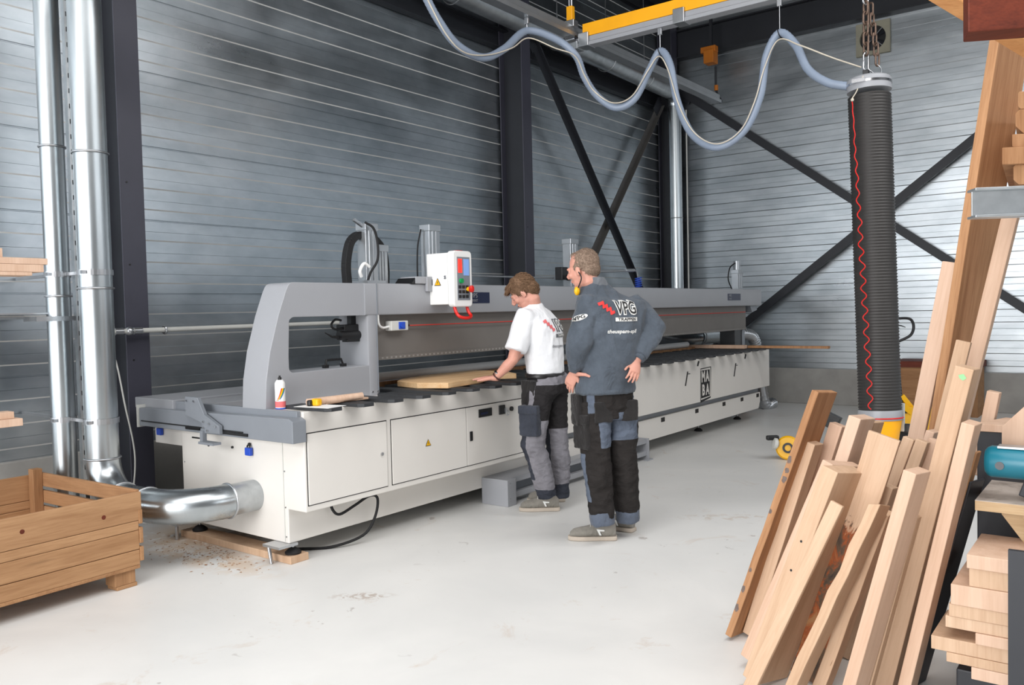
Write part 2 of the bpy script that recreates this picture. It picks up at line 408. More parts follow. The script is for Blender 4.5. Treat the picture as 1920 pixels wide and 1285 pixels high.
# ---- steel columns
def h_column(x, y, label, w=.18, d=.34, top=ZC):
    t = thing('steel_column', (x, y, 0), label, 'column', 'steel columns along the metal wall')
    m = M(); m.bb((x-.012, y-w/2, 0), (x, y+w/2, top)).bb((x-d, y-w/2, 0), (x-d+.012, y+w/2, top)); m.build('flange', 'steel', t, bevel=.002)
    M().bb((x-d+.012, y-.005, 0), (x-.012, y+.005, top)).build('web', 'dsteel', t)  # web coloured darker in place of the shade between the flanges
    m = M()
    for zz in (1.2, 1.9, 2.5): m.cyl((x-.002, y-.04, zz), (x+.004, y-.04, zz), .007, n=8)
    m.build('bolt_hole', 'black', t)
    return t
h_column(-5.92, 3.235, 'dark grey steel column behind the two galvanised ducts')
h_column(-5.93, 8.21, 'dark grey steel column half way along the left metal wall')
h_column(-6.02, 12.38, 'dark steel column in the far corner behind the thin pipe', .2, .25)
def brace(a, b, label, w=.11, group=None, mat='dsteel'):
    t = thing('diagonal_brace', a, label, 'brace', group)
    a = V(a); b = V(b); R = rot_to(b-a, V((1, 0, 0)) if abs(a.x-b.x) < .01 else V((0, 1, 0)))
    L = (b-a).length; m = M(); m.box((a+b)/2, (w, .012, L), R); m.box((a+b)/2+R @ V((w/2-.006, .03, 0)), (.012, .06, L), R)
    m.build('angle_bar', mat, t, bevel=.002)
    for q, s in ((a, 1), (b, -1)): M().box(q+R @ V((0, .01, .12*s)), (w*2.0, .012, .26), R).build('gusset_plate', 'dsteel', t)
    return t
brace((-6.05, 8.42, 4.92), (-6.05, 12.0, .75), 'dark brace on the left wall falling from the middle column towards the corner')
brace((-6.14, 12.1, 4.72), (-6.14, 8.5, .55), 'faint brace on the left wall rising from the machine up into the corner', mat='bracegrey')
brace((-6.0, 12.52, 4.98), (.6, 12.52, -.02+.0), 'long dark brace on the back wall falling from the corner to the right') 
brace((-5.85, 12.45, .53), (.2, 12.45, 5.13), 'long dark brace on the back wall rising from the machine end to the right')
# ---- eaves beams
m = M(); m.bb((-6.25, YW-.2, 5.48), (XR, YW-.02, 5.5)).bb((-6.25, YW-.12, 5.5), (XR, YW-.10, 5.9)).bb((-6.25, YW-.2, 5.9), (XR, YW-.02, 5.92))
m.build('eaves_beam', 'dsteel', label='dark steel beam along the top of the back wall', cat='beam')
for k, y in enumerate((8.21, 3.235)):
    m = M(); m.bb((-5.9, y-.08, 5.55), (XR, y+.08, 5.57)).bb((-5.9, y-.006, 5.57), (XR, y+.006, 5.95)).bb((-5.9, y-.08, 5.95), (XR, y+.08, 5.97))
    m.build('roof_beam', 'dsteel', label=('dark roof beam over the middle column' if k == 0 else 'dark roof beam over the near column'), cat='beam')

# ---- ducts
def clampring(m, p, d, r, w=.012): m.torus(p, r+.003, .007, d, 32, 8)
def seam(m, p, d, r): m.torus(p, r, .004, d, 32, 6)
DX, DY = -5.3, 2.63; RZ = .38
t = thing('extraction_duct', (DX, DY, 0), 'wider galvanised duct coming down the wall and curving into the machine end', 'duct')
RD_ = .100
def vpath(r=.24, n=10):
    p = [V((DX, DY, 6.0)), V((DX, DY, RZ+r))]
    p += [V((DX+r-r*cos(RD(90*i/n)), DY, RZ+r-r*sin(RD(90*i/n)))) for i in range(1, n+1)]
    return p
vp = vpath()
M().tube(vp[:2], RD_, 36).build('vertical_pipe', 'duct', t, smooth=40)
M().tube(vp[1:], RD_+.004, 36).build('lower_elbow', 'duct', t, smooth=40)
r2 = .33; ex = -4.45-r2
M().tube([vp[-1], V((ex, DY, RZ))], RD_, 36).build('floor_pipe', 'duct', t, smooth=40)
el = [V((ex+r2*sin(RD(9*i)), DY+r2-r2*cos(RD(9*i)), RZ)) for i in range(11)]
M().tube(el, RD_+.004, 36).build('elbow', 'duct', t, smooth=40)
M().tube([el[-1], V((-4.45, 3.16, RZ))], RD_-.003, 36).build('inlet_collar', 'ductdull', t, smooth=40)
for p, d in (((DX, DY, RZ+.24), (0, 0, 1)), ((DX, DY, 1.70), (0, 0, 1)), ((DX, DY, 2.55), (0, 0, 1)), (vp[-1], (1, 0, 0)), (el[0], (1, 0, 0)), (el[-1], (0, 1, 0))):
    m = M(); clampring(m, V(p), d, RD_+.002); m.build('clamp_ring', 'zinc', t, smooth=60)
t = thing('narrow_duct', (-5.62, 2.50, 0), 'narrower galvanised duct left of the wide one, running down behind the crate', 'duct')
NX, NY = -5.62, 2.545
M().cyl((NX, NY, 0), (NX, NY, 6), .073, n=32).build('vertical_pipe', 'duct', t, smooth=40)
for z in (.42, 1.66, 2.62): m = M(); clampring(m, V((NX, NY, z)), (0, 0, 1), .074); m.build('clamp_ring', 'zinc', t, smooth=60)
m = M(); m.bb((-5.70, 2.36, 1.50), (-5.515, 2.60, 1.53)).bb((-6.28, 2.36, 1.515), (-5.60, 2.39, 1.53)).bb((-6.28, 1.2, 1.545), (-5.6, 2.62, 1.555))
m.build('duct_bracket', 'zinc', label='small zinc bracket tying the ducts to the wall', cat='bracket')
t = thing('perforated_rail', (-5.66, 2.70, 0), 'slotted zinc rail standing between the two galvanised ducts', 'rail')
M().bb((-5.70, 2.675, 0), (-5.66, 2.72, 6)).build('rail', 'ductdull', t)
m = M()
for i in range(60): m.bb((-5.66, 2.685, .1+i*.1), (-5.657, 2.71, .13+i*.1))
m.build('slots', 'black', t)
for z in (.86, 1.80):
    m = M()
    for x, y, r in ((DX, DY, RD_), (NX, NY, .073)):
        m.lathe([(r+.004, -.018), (r+.006, -.018), (r+.006, .018), (r+.004, .018)], (x, y, z), n=36, cap=False)
        m.box((x+r*.55, y-r*1.0, z), (.03, .025, .02)); m.box((x-r*.2, y+r*1.1, z), (.02, .03, .02))
    m.bb((-6.27, 2.56, z-.01), (-5.3, 2.58, z+.01))
    m.build('duct_clamp', 'zinc', label='zinc strap clamp around both ducts, %s one' % ('lower' if z < 1 else 'upper'), cat='clamp')
# corner pipe and high duct
CX, CY = -5.93, 12.18
t = thing('corner_duct', (CX, CY, 0), 'thin bright galvanised pipe standing in the far corner behind the machine', 'duct')
zz = 4.86; r = .2
pp = [V((CX, CY, .3)), V((CX, CY, zz-r))]+[V((CX, CY-r+r*cos(RD(a)), zz-r+r*sin(RD(a)))) for a in range(10, 91, 10)]
M().tube(pp[:2], .10, 28).build('vertical_pipe', 'duct', t, smooth=40)
M().tube(pp[1:], .104, 28).build('elbow', 'duct', t, smooth=40)
M().cyl(pp[-1], (CX+.02, -2, 5.06), .115, n=28).build('high_pipe', 'ductdull', t, smooth=40)
for z in (1.0, 2.9): m = M(); clampring(m, V((CX, CY, z)), (0, 0, 1), .10); m.build('clamp_ring', 'zinc', t, smooth=60)
for y in (4.4, 6.9, 8.9, 10.1, 11.2):
    m = M(); m.torus((CX, y, 4.9+.16*(12-y)/14), .16, .007, (0, 1, 0), 24, 6); m.cyl((CX, y, 5.05), (CX, y, ZC), .006, n=6); m.build('hanger_strap', 'zinc', t)
M().cyl((CX+.14, CY+.12, 0), (CX+.14, CY+.12, 4.6), .012, n=8).build('wall_conduit', 'lgrey', label='slim conduit running up beside the corner duct', cat='conduit')
# compressed air line on the left wall
t = thing('air_line', (-5.8, 3.2, 1.36), 'grey compressed air pipe running along the left wall with shut-off valve', 'pipe')
za = 1.415
M().cyl((-5.84, 2.95, za-.0), (-5.84, 9.2, za+.03), .018, n=14).build('pipe', 'lgrey', t, smooth=40)
m = M(); m.cyl((-5.84, 3.02, za), (-5.84, 3.08, za), .026, n=12).ball((-5.84, 3.13, za), .032).cyl((-5.84, 3.16, za), (-5.84, 3.22, za), .026, n=12)
m.build('valve', 'zinc', t, smooth=40)
m = M()
for y in (3.40, 5.6, 7.8): m.torus((-5.84, y, za), .026, .009, (0, 1, 0), 18, 6).bb((-6.27, y-.01, za-.008), (-5.86, y+.01, za+.008))
m.build('pipe_clip', 'zinc', t)
p = smooth_path([(-5.83, 2.95, za-.05), (-5.80, 3.0, 1.2), (-5.8, 3.05, .9), (-5.78, 3.1, .5), (-5.7, 3.0, .1)])
M().tube(p, .006, 6).build('grey_wire', 'lgrey', label='thin grey cable hanging down beside the near column', cat='cable')
M().cyl((-5.9, 2.98, 1.29), (-5.80, 2.98, 1.28), .014, n=10).build('pipe_stub', 'zinc', label='short capped pipe stub beside the wide duct', cat='pipe')
# ================================================================== the long machine
MT['mbrown2'] = paint('guard_slot_grey', (148, 146, 142), .5)
Y0, Y1, XF = 3.15, 10.80, -3.95
mc = thing('woodworking_machine', (-4.6, 3.2, 0), 'long cream and grey woodworking machine with a gantry beam, standing along the metal wall', 'machine')
YS = 5.60
m = M()
m.prism([(-5.25, .12), (-4.12, .12), (-4.12, .33), (XF, .33), (XF, .93), (-4.32, .93), (-4.32, .86), (-5.25, .86)], 1, Y0, YS)
m.build('near_cabinet', 'mwhite', mc, bevel=.006)
m = M()
m.prism([(-5.25, .15), (-4.14, .15), (-4.14, .43), (XF, .43), (XF, .93), (-4.32, .93), (-4.32, .86), (-5.25, .86)], 1, YS+.002, Y1)
m.build('far_cabinet', 'mwhite', mc, bevel=.006)
m = M(); m.prism([(YS, .14), (YS, .36), (Y1-.16, .36), (Y1-.16, .24), (Y1-.22, .15)], 0, -4.135, -4.02)
m.build('skirting_panel', 'mwhite', mc, bevel=.003)
M().bb((-4.137, YS+.02, .362), (-4.05, Y1-.16, .428)).build('recess_strip', 'mgrey2', mc)
for y in (6.4, 7.1, 7.87, 8.70, 9.46, 10.02, 10.55):
    M().bb((-4.03, y-.04, .30), (-4.016, y+.04, .345)).build('vent_socket', 'black', mc)
# doors on the near cabinet
for k, (a, b, hz) in enumerate(((3.17, 3.815, .372), (3.862, 4.615, .372), (4.622, 5.58, .372))):
    M().bb((XF-.01, a-.006, hz-.006), (XF+.0015, b+.006, .803)).build('door_gap', 'black', mc)
    d = M().bb((XF-.005, a, hz), (XF+.008, b, .797)).build('door', 'mwhite', mc, bevel=.002)
    if k == 0:
        M().cyl((XF+.008, b-.05, .59), (XF+.018, b-.05, .59), .011, n=14).build('lock', 'chrome', d, smooth=40)
def warn(p, rt, up, n, s, parent):
    p = V(p); rt = V(rt); up = V(up); n = V(n)
    m = M(); m.add([p+rt*s+up*(-s*.58)+n*.001, p-rt*s+up*(-s*.58)+n*.001, p+up*s*1.15+n*.001], [(0, 1, 2)], 0)
    q = s*.80; c = p+up*s*.02
    m.add([c+rt*q+up*(-q*.58)+n*.002, c-rt*q+up*(-q*.58)+n*.002, c+up*q*1.15+n*.002], [(0, 1, 2)], 1)
    b = [(.10, .75), (-.22, .12), (.0, .12), (-.10, -.38), (.26, .26), (.02, .26), (.2, .75)]
    m.add([p+rt*(x*s*.7)+up*(y*s*.7)+n*.003 for x, y in b], [tuple(range(7))], 2)
    m.build('warning_triangle', ['inkblack', 'yellow', 'inkblack'], parent)
warn((XF+.009, 4.205, .595), (0, 1, 0), (0, 0, 1), (1, 0, 0), .028, mc)
m = M(); m.bb((XF+.008, 4.65, .55), (XF+.016, 4.68, .62)); m.build('latch', 'black', mc, bevel=.003)
m = M(); m.bb((XF+.008, 4.757, .71), (XF+.014, 4.913, .77)); sw = m.build('socket_plate', 'inkblack', mc, bevel=.002)
m = M(); m.bb((XF+.014, 4.78, .728), (XF+.018, 4.86, .745)); m.build('cover_slot', 'navy', sw)
m = M(); m.bb((XF+.008, 5.0, .705), (XF+.02, 5.07, .775)); ms = m.build('main_switch', 'inkblack', mc, bevel=.003)
m = M(); m.torus((XF+.03, 5.085, .71), .016, .004, (1, 0, 0)).bb((XF+.02, 5.06, .715), (XF+.032, 5.075, .75)); m.build('switch_padlock', 'zinc', ms)
M().cyl((XF+.008, 5.155, .735), (XF+.022, 5.155, .735), .018, n=14).build('round_knob', 'black', mc, smooth=40)
# slots and hooks on the far cabinet, brand panel
for a, zt in ((8.295, .795), (9.63, .80)):
    m = M(); m.seg((XF+.004, a-.03, .645), (XF+.004, a+.03, zt), .008, .012, (1, 0, 0)); m.bb((XF+.0, a+.02, zt-.03), (XF+.006, a+.09, zt-.024)); m.build('slot', 'inkblack', mc)
for y in (8.60, 9.97):
    m = M(); m.prism([(y-.03, .84), (y-.005, .835), (y+.03, .885), (y+.0, .895)], 0, XF, XF+.006); m.build('hook_slot', 'inkblack', mc)
ly, lz, lw, lh = 8.66, .472, .27, .318
m = M(); m.prism([(ly-.012, lz-.05), (ly+lw-.01, lz-.018), (ly+lw+.012, lz+lh), (ly+lw+.012, lz+lh+.02), (ly+.0, lz+lh+.014), (ly-.012, lz+.0)], 0, XF, XF+.002, 0)
m.prism([(ly-.002, lz-.02), (ly+lw-.016, lz+.0), (ly+lw-.008, lz+lh+.01), (ly+.004, lz+lh+.004)], 0, XF+.002, XF+.003, 1)
m.prism([(ly+.0, lz-.003), (ly+lw-.035, lz+.008), (ly+lw-.03, lz+lh-.01), (ly+.003, lz+lh-.01)], 0, XF+.003, XF+.004, 0)
for s, yy, z_ in (('M', .058, .232), ('A', .168, .232), ('B', .058, .082), ('A', .168, .082)):
    m.text(s, .165, (XF+.006, ly+yy, lz+z_), (0, 1, 0), (0, 0, 1), bold=.007, sx=.78, m=1)
m.build('brand_panel', ['inkblack', 'mwhite'], mc)
# table bed and pads
m = M(); m.bb((-4.92, 4.1, .86), (-4.32, Y1-.05, .885)); m.build('bed', 'mgrey2', mc)
M().bb((-5.25, Y0+.0, .86), (-4.92, Y1, .93)).build('rear_ledge', 'mgrey', mc, bevel=.004)
M().bb((-4.70, 4.12, .93), (-4.66, Y1-.1, .975)).build('rear_batten', 'brownwood', mc)
M().bb((-4.74, 4.12, .885), (-4.66, Y1-.1, .93)).build('batten_carrier', 'mgrey2', mc)
M().cyl((-4.72, 4.1, 1.01), (-4.72, 9.95, 1.01), .034, n=20).build('hose_tube', 'white', mc, smooth=40)
def pad_mesh(x0):
    m = M(); P = [(x0, -.065), (-.035, -.065), (0, -.04), (0, .04), (-.03, .065), (x0, .065)]
    m.prism([(x, y) for x, y in P], 2, 0, .022); return m
k = 0; y = 3.335
while y < Y1-.1:
    long = y > 4.15
    m = pad_mesh(-.86 if long else -.40); xo = -3.79
    m.shift(lambda p: (p.x+xo, p.y+y-.065, p.z+.931))
    m.build('support_pad', 'pad', mc, bevel=.003)
    m = M()
    for j in range(2): m.bb((-4.22+.18*j, y+.055, .931), (-4.2+.18*j, y+.075, .944))
    if long: m.build('pad_screw', 'chrome', mc)
    y += .2575; k += 1
# C-shaped end frame
P_out = [(3.12, .93), (3.13, 1.10), (3.165, 1.28), (3.235, 1.50), (3.30, 1.66)]+arc((3.36, 1.655), .055, 165, 90, 4)+[(4.06, 1.71), (4.06, .93)]
def ring_prism(outer, inner, ax, a0, a1):
    # outer and inner closed loops in the plane, bridged by a triangulated fill
    bm = bmesh.new(); o = [i for i in range(3) if i != ax]
    def P3(p, a): q = [0, 0, 0]; q[ax] = a; q[o[0]] = p[0]; q[o[1]] = p[1]; return q
    ed = []
    for lp in (outer, inner):
        vv = [bm.verts.new(P3(p, a0)) for p in lp]; ed += [bm.edges.new((vv[i], vv[(i+1) % len(vv)])) for i in range(len(vv))]
    bmesh.ops.triangle_fill(bm, edges=ed, use_beauty=True)
    r = bmesh.ops.extrude_face_region(bm, geom=bm.faces[:]); d = V((0, 0, 0)); d[ax] = a1-a0
    bmesh.ops.translate(bm, verts=[v for v in r['geom'] if isinstance(v, bmesh.types.BMVert)], vec=d)
    m = M(); bm.verts.index_update(); m.add([v.co.copy() for v in bm.verts], [tuple(v.index for v in f.verts) for f in bm.faces]); bm.free(); return m
inner = arc((3.36, 1.44), .05, 150, 90, 4)+[(3.98, 1.49), (3.98, 1.145)]+arc((3.34, 1.175), .035, 270, 180, 4)+[(3.305, 1.25)]
cf = ring_prism(P_out, inner, 0, -4.50, -4.265).build('end_frame', 'mgrey', mc, smooth=30, bevel=.008)
m = M(); m.prism(rnd_rect(-4.56, 3.975, -4.262, 4.065, .012, 2), 2, .93, 1.492); m.build('end_post', 'mgrey', mc, smooth=40)
m = M(); m.bb((-4.256, 4.055, 1.49), (-4.25, 4.062, 1.71)).bb((-4.262, 4.055, .95), (-4.255, 4.06, 1.49)); m.build('panel_seam', 'mgrey2', mc)
m = M()
for q in (.93+.03,): m.cyl((-4.262, 4.0, q), (-4.255, 4.0, q), .006, n=10).cyl((-4.262, 4.05, q), (-4.255, 4.05, q), .006, n=10)
m.build('bolt', 'chrome', mc)
# gantry beam
m = M(); m.prism(rnd_rect(-4.78, 1.49, -4.255, 1.712, .012, 2), 1, 3.95, 11.35); m.build('gantry_beam', 'mgrey', mc, smooth=40)
m = M(); m.prism([(-4.345, 1.19), (-4.325, 1.19), (-4.325, 1.49), (-4.345, 1.49)], 1, 4.075, 10.95); m.prism([(-4.40, 1.17), (-4.318, 1.17), (-4.318, 1.20), (-4.40, 1.20)], 1, 4.075, 10.95)
m.k = 1
for i in range(150):
    y = 4.15+i*.045; m.bb((-4.319, y, 1.178), (-4.3165, y+.018, 1.190))
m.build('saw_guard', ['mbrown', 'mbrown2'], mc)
m = M(); m.bb((-4.62, 10.85, .95), (-4.33, 10.93, 1.49)); m.build('far_post', 'mgrey2', mc, bevel=.004)
M().bb((-4.55, 10.60, .955), (-4.34, 10.85, 1.20)).build('far_motor_box', 'black', mc, bevel=.005)
m = M(); m.prism([(11.05, 1.49), (11.30, 1.49), (11.30, 1.43), (11.12, 1.40)], 0, -4.6, -4.3); m.build('end_bracket', 'mgrey2', mc)
# vertical lifting posts over the beam
def post(x, y, w, z1, name='lifting_post', d=.09):
    m = M(); m.bb((x-d/2, y-w/2, 1.712), (x+d/2, y+w/2, z1))
    for q in (-.25, .08): m.bb((x+d/2, y+w*q, 1.73), (x+d/2+.006, y+w*(q+.18), z1-.03))
    m.bb((x-d/2-.006, y-w/2-.006, z1-.05), (x+d/2+.008, y+w/2+.006, z1))
    return m.build(name, 'alu', mc, bevel=.003)
post(-4.42, 4.14, .11, 2.14); post(-4.46, 4.30, .085, 2.0, d=.07)
M().bb((-4.5, 4.06, 1.712), (-4.34, 4.24, 1.735)).build('post_foot', 'alu', mc)
post(-4.42, 4.80, .12, 2.175); post(-4.42, 6.78, .13, 2.175); post(-4.42, 10.9, .17, 1.98)
M().cyl((-4.42, 10.9, 1.98), (-4.42, 10.9, 2.10), .045, n=14).build('post_cap', 'alu', mc, smooth=40)
# energy chains and cables
def chain_arc(pts, w, name):
    pts = smooth_path(pts, 5); m = M()
    for a, b in zip(pts, pts[1:]):
        R = rot_to(b-a, V((1, 0, 0))); m.box((a+b)/2, (.05, w, (b-a).length*1.12), R)
    return m.build(name, 'rubber', mc, bevel=.003)
chain_arc([(-4.44, 3.96, 1.715), (-4.44, 3.955, 1.85), (-4.44, 3.99, 1.99), (-4.44, 4.05, 2.05), (-4.44, 4.10, 2.06)], .05, 'energy_chain')
chain_arc([(-4.50, 4.20, 2.05), (-4.50, 4.27, 2.05), (-4.5, 4.36, 1.97), (-4.5, 4.385, 1.84), (-4.5, 4.38, 1.715)], .05, 'energy_chain')
M().tube(smooth_path([(-4.35, 4.06, 2.14), (-4.33, 4.12, 2.10), (-4.33, 4.155, 2.0), (-4.33, 4.15, 1.88), (-4.34, 4.09, 1.79), (-4.36, 4.07, 1.715)]), .009, 8).build('cable', 'rubber', mc, smooth=50)
M().tube(smooth_path([(-4.36, 4.02, 1.76), (-4.35, 4.0, 1.80), (-4.34, 4.03, 1.85), (-4.34, 4.08, 1.83)]), .012, 8).build('white_cable', 'white', mc, smooth=50)
m = M(); m.seg((-4.40, 4.0, 2.16), (-4.40, 4.10, 2.11), .02, .02); m.build('cable_gland', 'zinc', mc)
M().tube(smooth_path([(-4.44, 4.72, 2.14), (-4.46, 4.70, 2.0), (-4.46, 4.69, 1.80), (-4.46, 4.70, 1.72)]), .006, 8).build('cable', 'rubber', mc, smooth=50)
M().tube(smooth_path([(-4.42, 10.72, 1.715), (-4.42, 10.60, 1.85), (-4.42, 10.66, 2.0), (-4.42, 10.83, 2.07)]), .008, 8).build('cable', 'rubber', mc, smooth=50)
m = M(); m.bb((-4.40, 4.44, 1.712), (-4.24, 4.80, 1.765)).bb((-4.254, 4.55, 1.655), (-4.23, 4.80, 1.765)); m.build('panel_arm', 'mgrey', mc, bevel=.004)
m = M(); m.prism([(4.40, 1.713), (4.56, 1.713), (4.56, 1.76), (4.44, 1.755)], 0, -4.42, -4.245); m.build('arm_cover', 'black', mc)
m = M(); m.bb((-4.229, 4.60, 1.70), (-4.226, 4.625, 1.745)); m.build('arm_slots', 'black', mc)
# control box
bx = M().bb((-4.285, 4.605, 1.555), (-4.03, 4.80, 1.935)).build('control_box', 'white', mc, bevel=.006)
fr = M().prism(rnd_rect(4.565, 1.535, 4.775, 1.945, .03, 4), 0, -4.045, -3.985).build('control_front', 'white', mc, bevel=.008, smooth=40)
M().bb((-3.990, 4.605, 1.585), (-3.982, 4.745, 1.90)).build('membrane_panel', 'mgrey2', mc)
M().bb((-3.983, 4.615, 1.785), (-3.979, 4.655, 1.885)).build('led_display', 'led', mc)
M().bb((-3.983, 4.675, 1.765), (-3.979, 4.735, 1.885)).build('screen', 'lcd', mc)
M().cyl((-3.983, 4.64, 1.725), (-3.965, 4.64, 1.725), .018, n=16).build('start_button', 'green', mc, smooth=40)
m = M()
for i in range(3):
    for j in range(3): m.bb((-3.983, 4.615+.04*i, 1.60+.035*j), (-3.978, 4.643+.04*i, 1.622+.035*j))
m.build('key_pad', 'inkblack', mc)
es = M().cyl((-3.985, 4.715, 1.665), (-3.955, 4.715, 1.665), .016, n=16).build('emergency_stop', 'yellow', mc, smooth=40)
M().lathe([(.012, 0), (.026, .006), (.026, .018), (.016, .026)], (-3.955, 4.715, 1.665), (1, 0, 0), 18).build('mushroom_button', 'red', es, smooth=40)
m = M(); m.tube(smooth_path([(-4.015, 4.60, 1.545), (-4.0, 4.60, 1.50), (-3.97, 4.605, 1.465), (-3.955, 4.67, 1.452), (-3.97, 4.735, 1.465), (-4.0, 4.74, 1.50), (-4.015, 4.74, 1.545)], 5), .012, 10); m.build('red_handle', 'red', mc, smooth=50)
m = M(); m.bb((-4.05, 4.64, 1.944), (-4.01, 4.70, 1.95)); m.build('red_cap', 'red', mc)
m = M(); m.torus((-4.10, 4.602, 1.755), .011, .003, (0, 1, 0)).cyl((-4.10, 4.605, 1.755), (-4.10, 4.60, 1.755), .008, n=12); m.build('key_lock', 'chrome', mc, smooth=40)
warn((-4.175, 4.603, 1.715), (1, 0, 0), (0, 0, 1), (0, -1, 0), .033, mc)
# label plates
for a, b, s1, s2 in ((5.04, 5.31, 'MPS', 'PRINT'), (10.18, 10.60, 'MPS', 'PRINT')):
    m = M(); m.bb((-4.256, a, 1.565), (-4.252, b, 1.652), 0)
    m.text(s1, .05, (-4.250, a+.07, 1.625), (0, 1, 0), (0, 0, 1), m=1); m.text(s2, .03, (-4.250, a+.075, 1.585), (0, 1, 0), (0, 0, 1), m=1)
    m.build('label_plate', ['navy', 'mgrey'], mc)
# emergency cord with switch box
sb = M().bb((-4.325, 4.20, 1.375), (-4.26, 4.37, 1.445)).build('cord_switch', 'lgrey', mc, bevel=.006)
M().bb((-4.26, 4.27, 1.385), (-4.254, 4.335, 1.437)).build('blue_reset', 'blue', sb, bevel=.004)
M().cyl((-4.254, 4.302, 1.411), (-4.246, 4.302, 1.411), .018, n=16).build('reset_knob', 'blue', sb, smooth=40)
M().cyl((-4.29, 4.37, 1.41), (-4.29, 4.41, 1.41), .014, .006, n=12).build('cord_sleeve', 'black', sb, smooth=40)
M().tube(smooth_path([(-4.27, 4.08, 1.50), (-4.27, 4.085, 1.43), (-4.28, 4.13, 1.40), (-4.29, 4.20, 1.405)]), .009, 8).build('white_cable', 'white', mc, smooth=50)
M().cyl((-4.29, 4.41, 1.408), (-4.29, 10.85, 1.408), .0045, n=6).build('pull_cord', 'cordred', mc)
# sensor head under the beam, handle on the frame sill
sn = M().box((-4.40, 3.93, 1.405), (.09, .16, .05)).build('sensor_head', 'black', mc, bevel=.006)
m = M(); m.cyl((-4.36, 3.80, 1.355), (-4.36, 4.02, 1.355), .032, n=16); m.build('sensor_barrel', 'black', sn, smooth=40)
m = M(); m.cyl((-4.36, 4.02, 1.355), (-4.35, 4.06, 1.36), .030, n=16); m.build('lens', 'inkblack', sn, smooth=40)
m = M(); m.bb((-4.40, 3.86, 1.31), (-4.34, 3.97, 1.35)); m.build('sensor_clamp', 'black', sn, bevel=.003)
m = M(); m.bb((-4.42, 3.93, 1.43), (-4.38, 4.0, 1.49)); m.build('sensor_arm', 'black', sn)
m = M(); m.tube(smooth_path([(-4.38, 3.88, 1.41), (-4.37, 3.78, 1.40), (-4.37, 3.745, 1.43), (-4.37, 3.78, 1.465), (-4.38, 3.84, 1.46)]), .008, 8); m.build('sensor_cable', 'black', sn, smooth=50)
m = M(); m.tube([(-4.36, 3.80, 1.345), (-4.36, 3.74, 1.35), (-4.36, 3.68, 1.38)], [.012, .008, .003], 8); m.build('sensor_plug', 'black', sn, smooth=50)
m = M(); m.tube([(-4.38, 3.69, 1.145), (-4.38, 3.70, 1.195), (-4.38, 3.83, 1.195), (-4.38, 3.85, 1.145)], .009, 8); m.bb((-4.395, 3.675, 1.143), (-4.365, 3.71, 1.165)).bb((-4.395, 3.83, 1.143), (-4.365, 3.865, 1.165))
m.build('carry_handle', 'black', mc, bevel=.002)
# thin pneumatic pipe over the beam and the blue coil
m = M(); m.tube([(-4.5, 5.2, 1.80), (-4.5, 6.6, 1.80)], .008, 8); m.tube([(-4.42, 6.84, 1.86), (-4.42, 7.95, 1.90)], .014, 10).tube([(-4.42, 7.85, 1.9), (-4.42, 8.03, 1.905)], .019, 10)
m.tube(smooth_path([(-4.42, 8.03, 1.905), (-4.42, 8.09, 1.89), (-4.42, 8.12, 1.83)]), .008, 8); m.build('air_pipe', 'alu', mc, smooth=50)
m = M(); m.box((-4.42, 6.62, 1.84), (.08, .10, .12)); m.cyl((-4.36, 6.62, 1.80), (-4.33, 6.62, 1.80), .03, n=12); m.build('air_regulator', 'black', mc, bevel=.004)
pts = [V((-4.42+.035*sin(i*.7), 8.13+.045*cos(i*.7), 1.83-.245*i/100)) for i in range(101)]
M().tube(pts, .005, 6).build('blue_coil_hose', 'blue', mc, smooth=60)
# near end: rail with sliding bracket, side box, padlocks, legs
m = M(); m.prism([(-5.61, .755), (-3.925, .755), (-3.925, .885), (-3.96, .90), (-5.61, .88)], 1, 3.05, 3.15)
rl = m.build('cross_rail', 'mgrey2', mc, bevel=.004)
M().bb((-5.45, 3.12, .88), (-3.97, 3.148, .935)).build('rail_flange', 'mgrey2', rl, bevel=.003)
M().bb((-5.625, 3.04, .745), (-5.61, 3.16, .90)).build('rail_end_cap', 'lgrey', rl)
m = M(); m.bb((-5.58, 3.045, .787), (-4.40, 3.052, .795)); m.build('rail_slot', 'inkblack', rl)
M().bb((-5.02, 3.040, .772), (-4.86, 3.048, .788)).build('rail_opening', 'black', rl)
M().bb((-4.62, 3.040, .768), (-4.35, 3.048, .786)).build('rail_opening', 'black', rl)
m = M(); m.prism([(-4.97, .99), (-4.83, .99), (-4.76, .885), (-4.60, .82), (-4.60, .77), (-4.79, .765), (-4.79, .83), (-4.97, .87)], 1, 3.015, 3.04)
br = m.build('sliding_bracket', 'mgrey2', mc, bevel=.002)
m = M(); m.bb((-4.78, 2.98, .70), (-4.62, 3.04, .715)).bb((-4.79, 3.0, .70), (-4.76, 3.03, .78)); m.build('bracket_foot', 'mgrey2', br)
for x, z in ((-4.94, .965), (-4.86, .965), (-4.76, .84), (-4.70, .83), (-4.63, .815), (-4.76, .80), (-4.72, .785)):
    M().cyl((x, 3.015, z), (x, 3.005, z), .007, n=10).build('bracket_screw', 'chrome', br, smooth=40)
M().bb((-5.62, 3.17, .62), (-5.255, 3.5, .745)).build('side_box', 'mwhite', mc, bevel=.004)
m = M(); m.bb((-5.12, 3.147, .69), (-5.03, 3.1495, .70)).cyl((-4.93, 3.15, .66), (-4.93, 3.146, .66), .012, n=12).cyl((-4.66, 3.15, .665), (-4.66, 3.14, .665), .008, n=10)
m.build('end_slots', 'inkblack', mc)
m = M()
for x, z in ((-5.22, .52), (-4.14, .56), (-4.14, .34), (-4.14, .16), (-4.16, .74)): M().cyl((x, 3.15, z), (x, 3.146, z), .005, n=8).build('screw', 'zinc', mc)
M().bb((-4.155, 3.146, .13), (-4.150, 3.1505, .75)).build('end_seam', 'lgrey', mc)
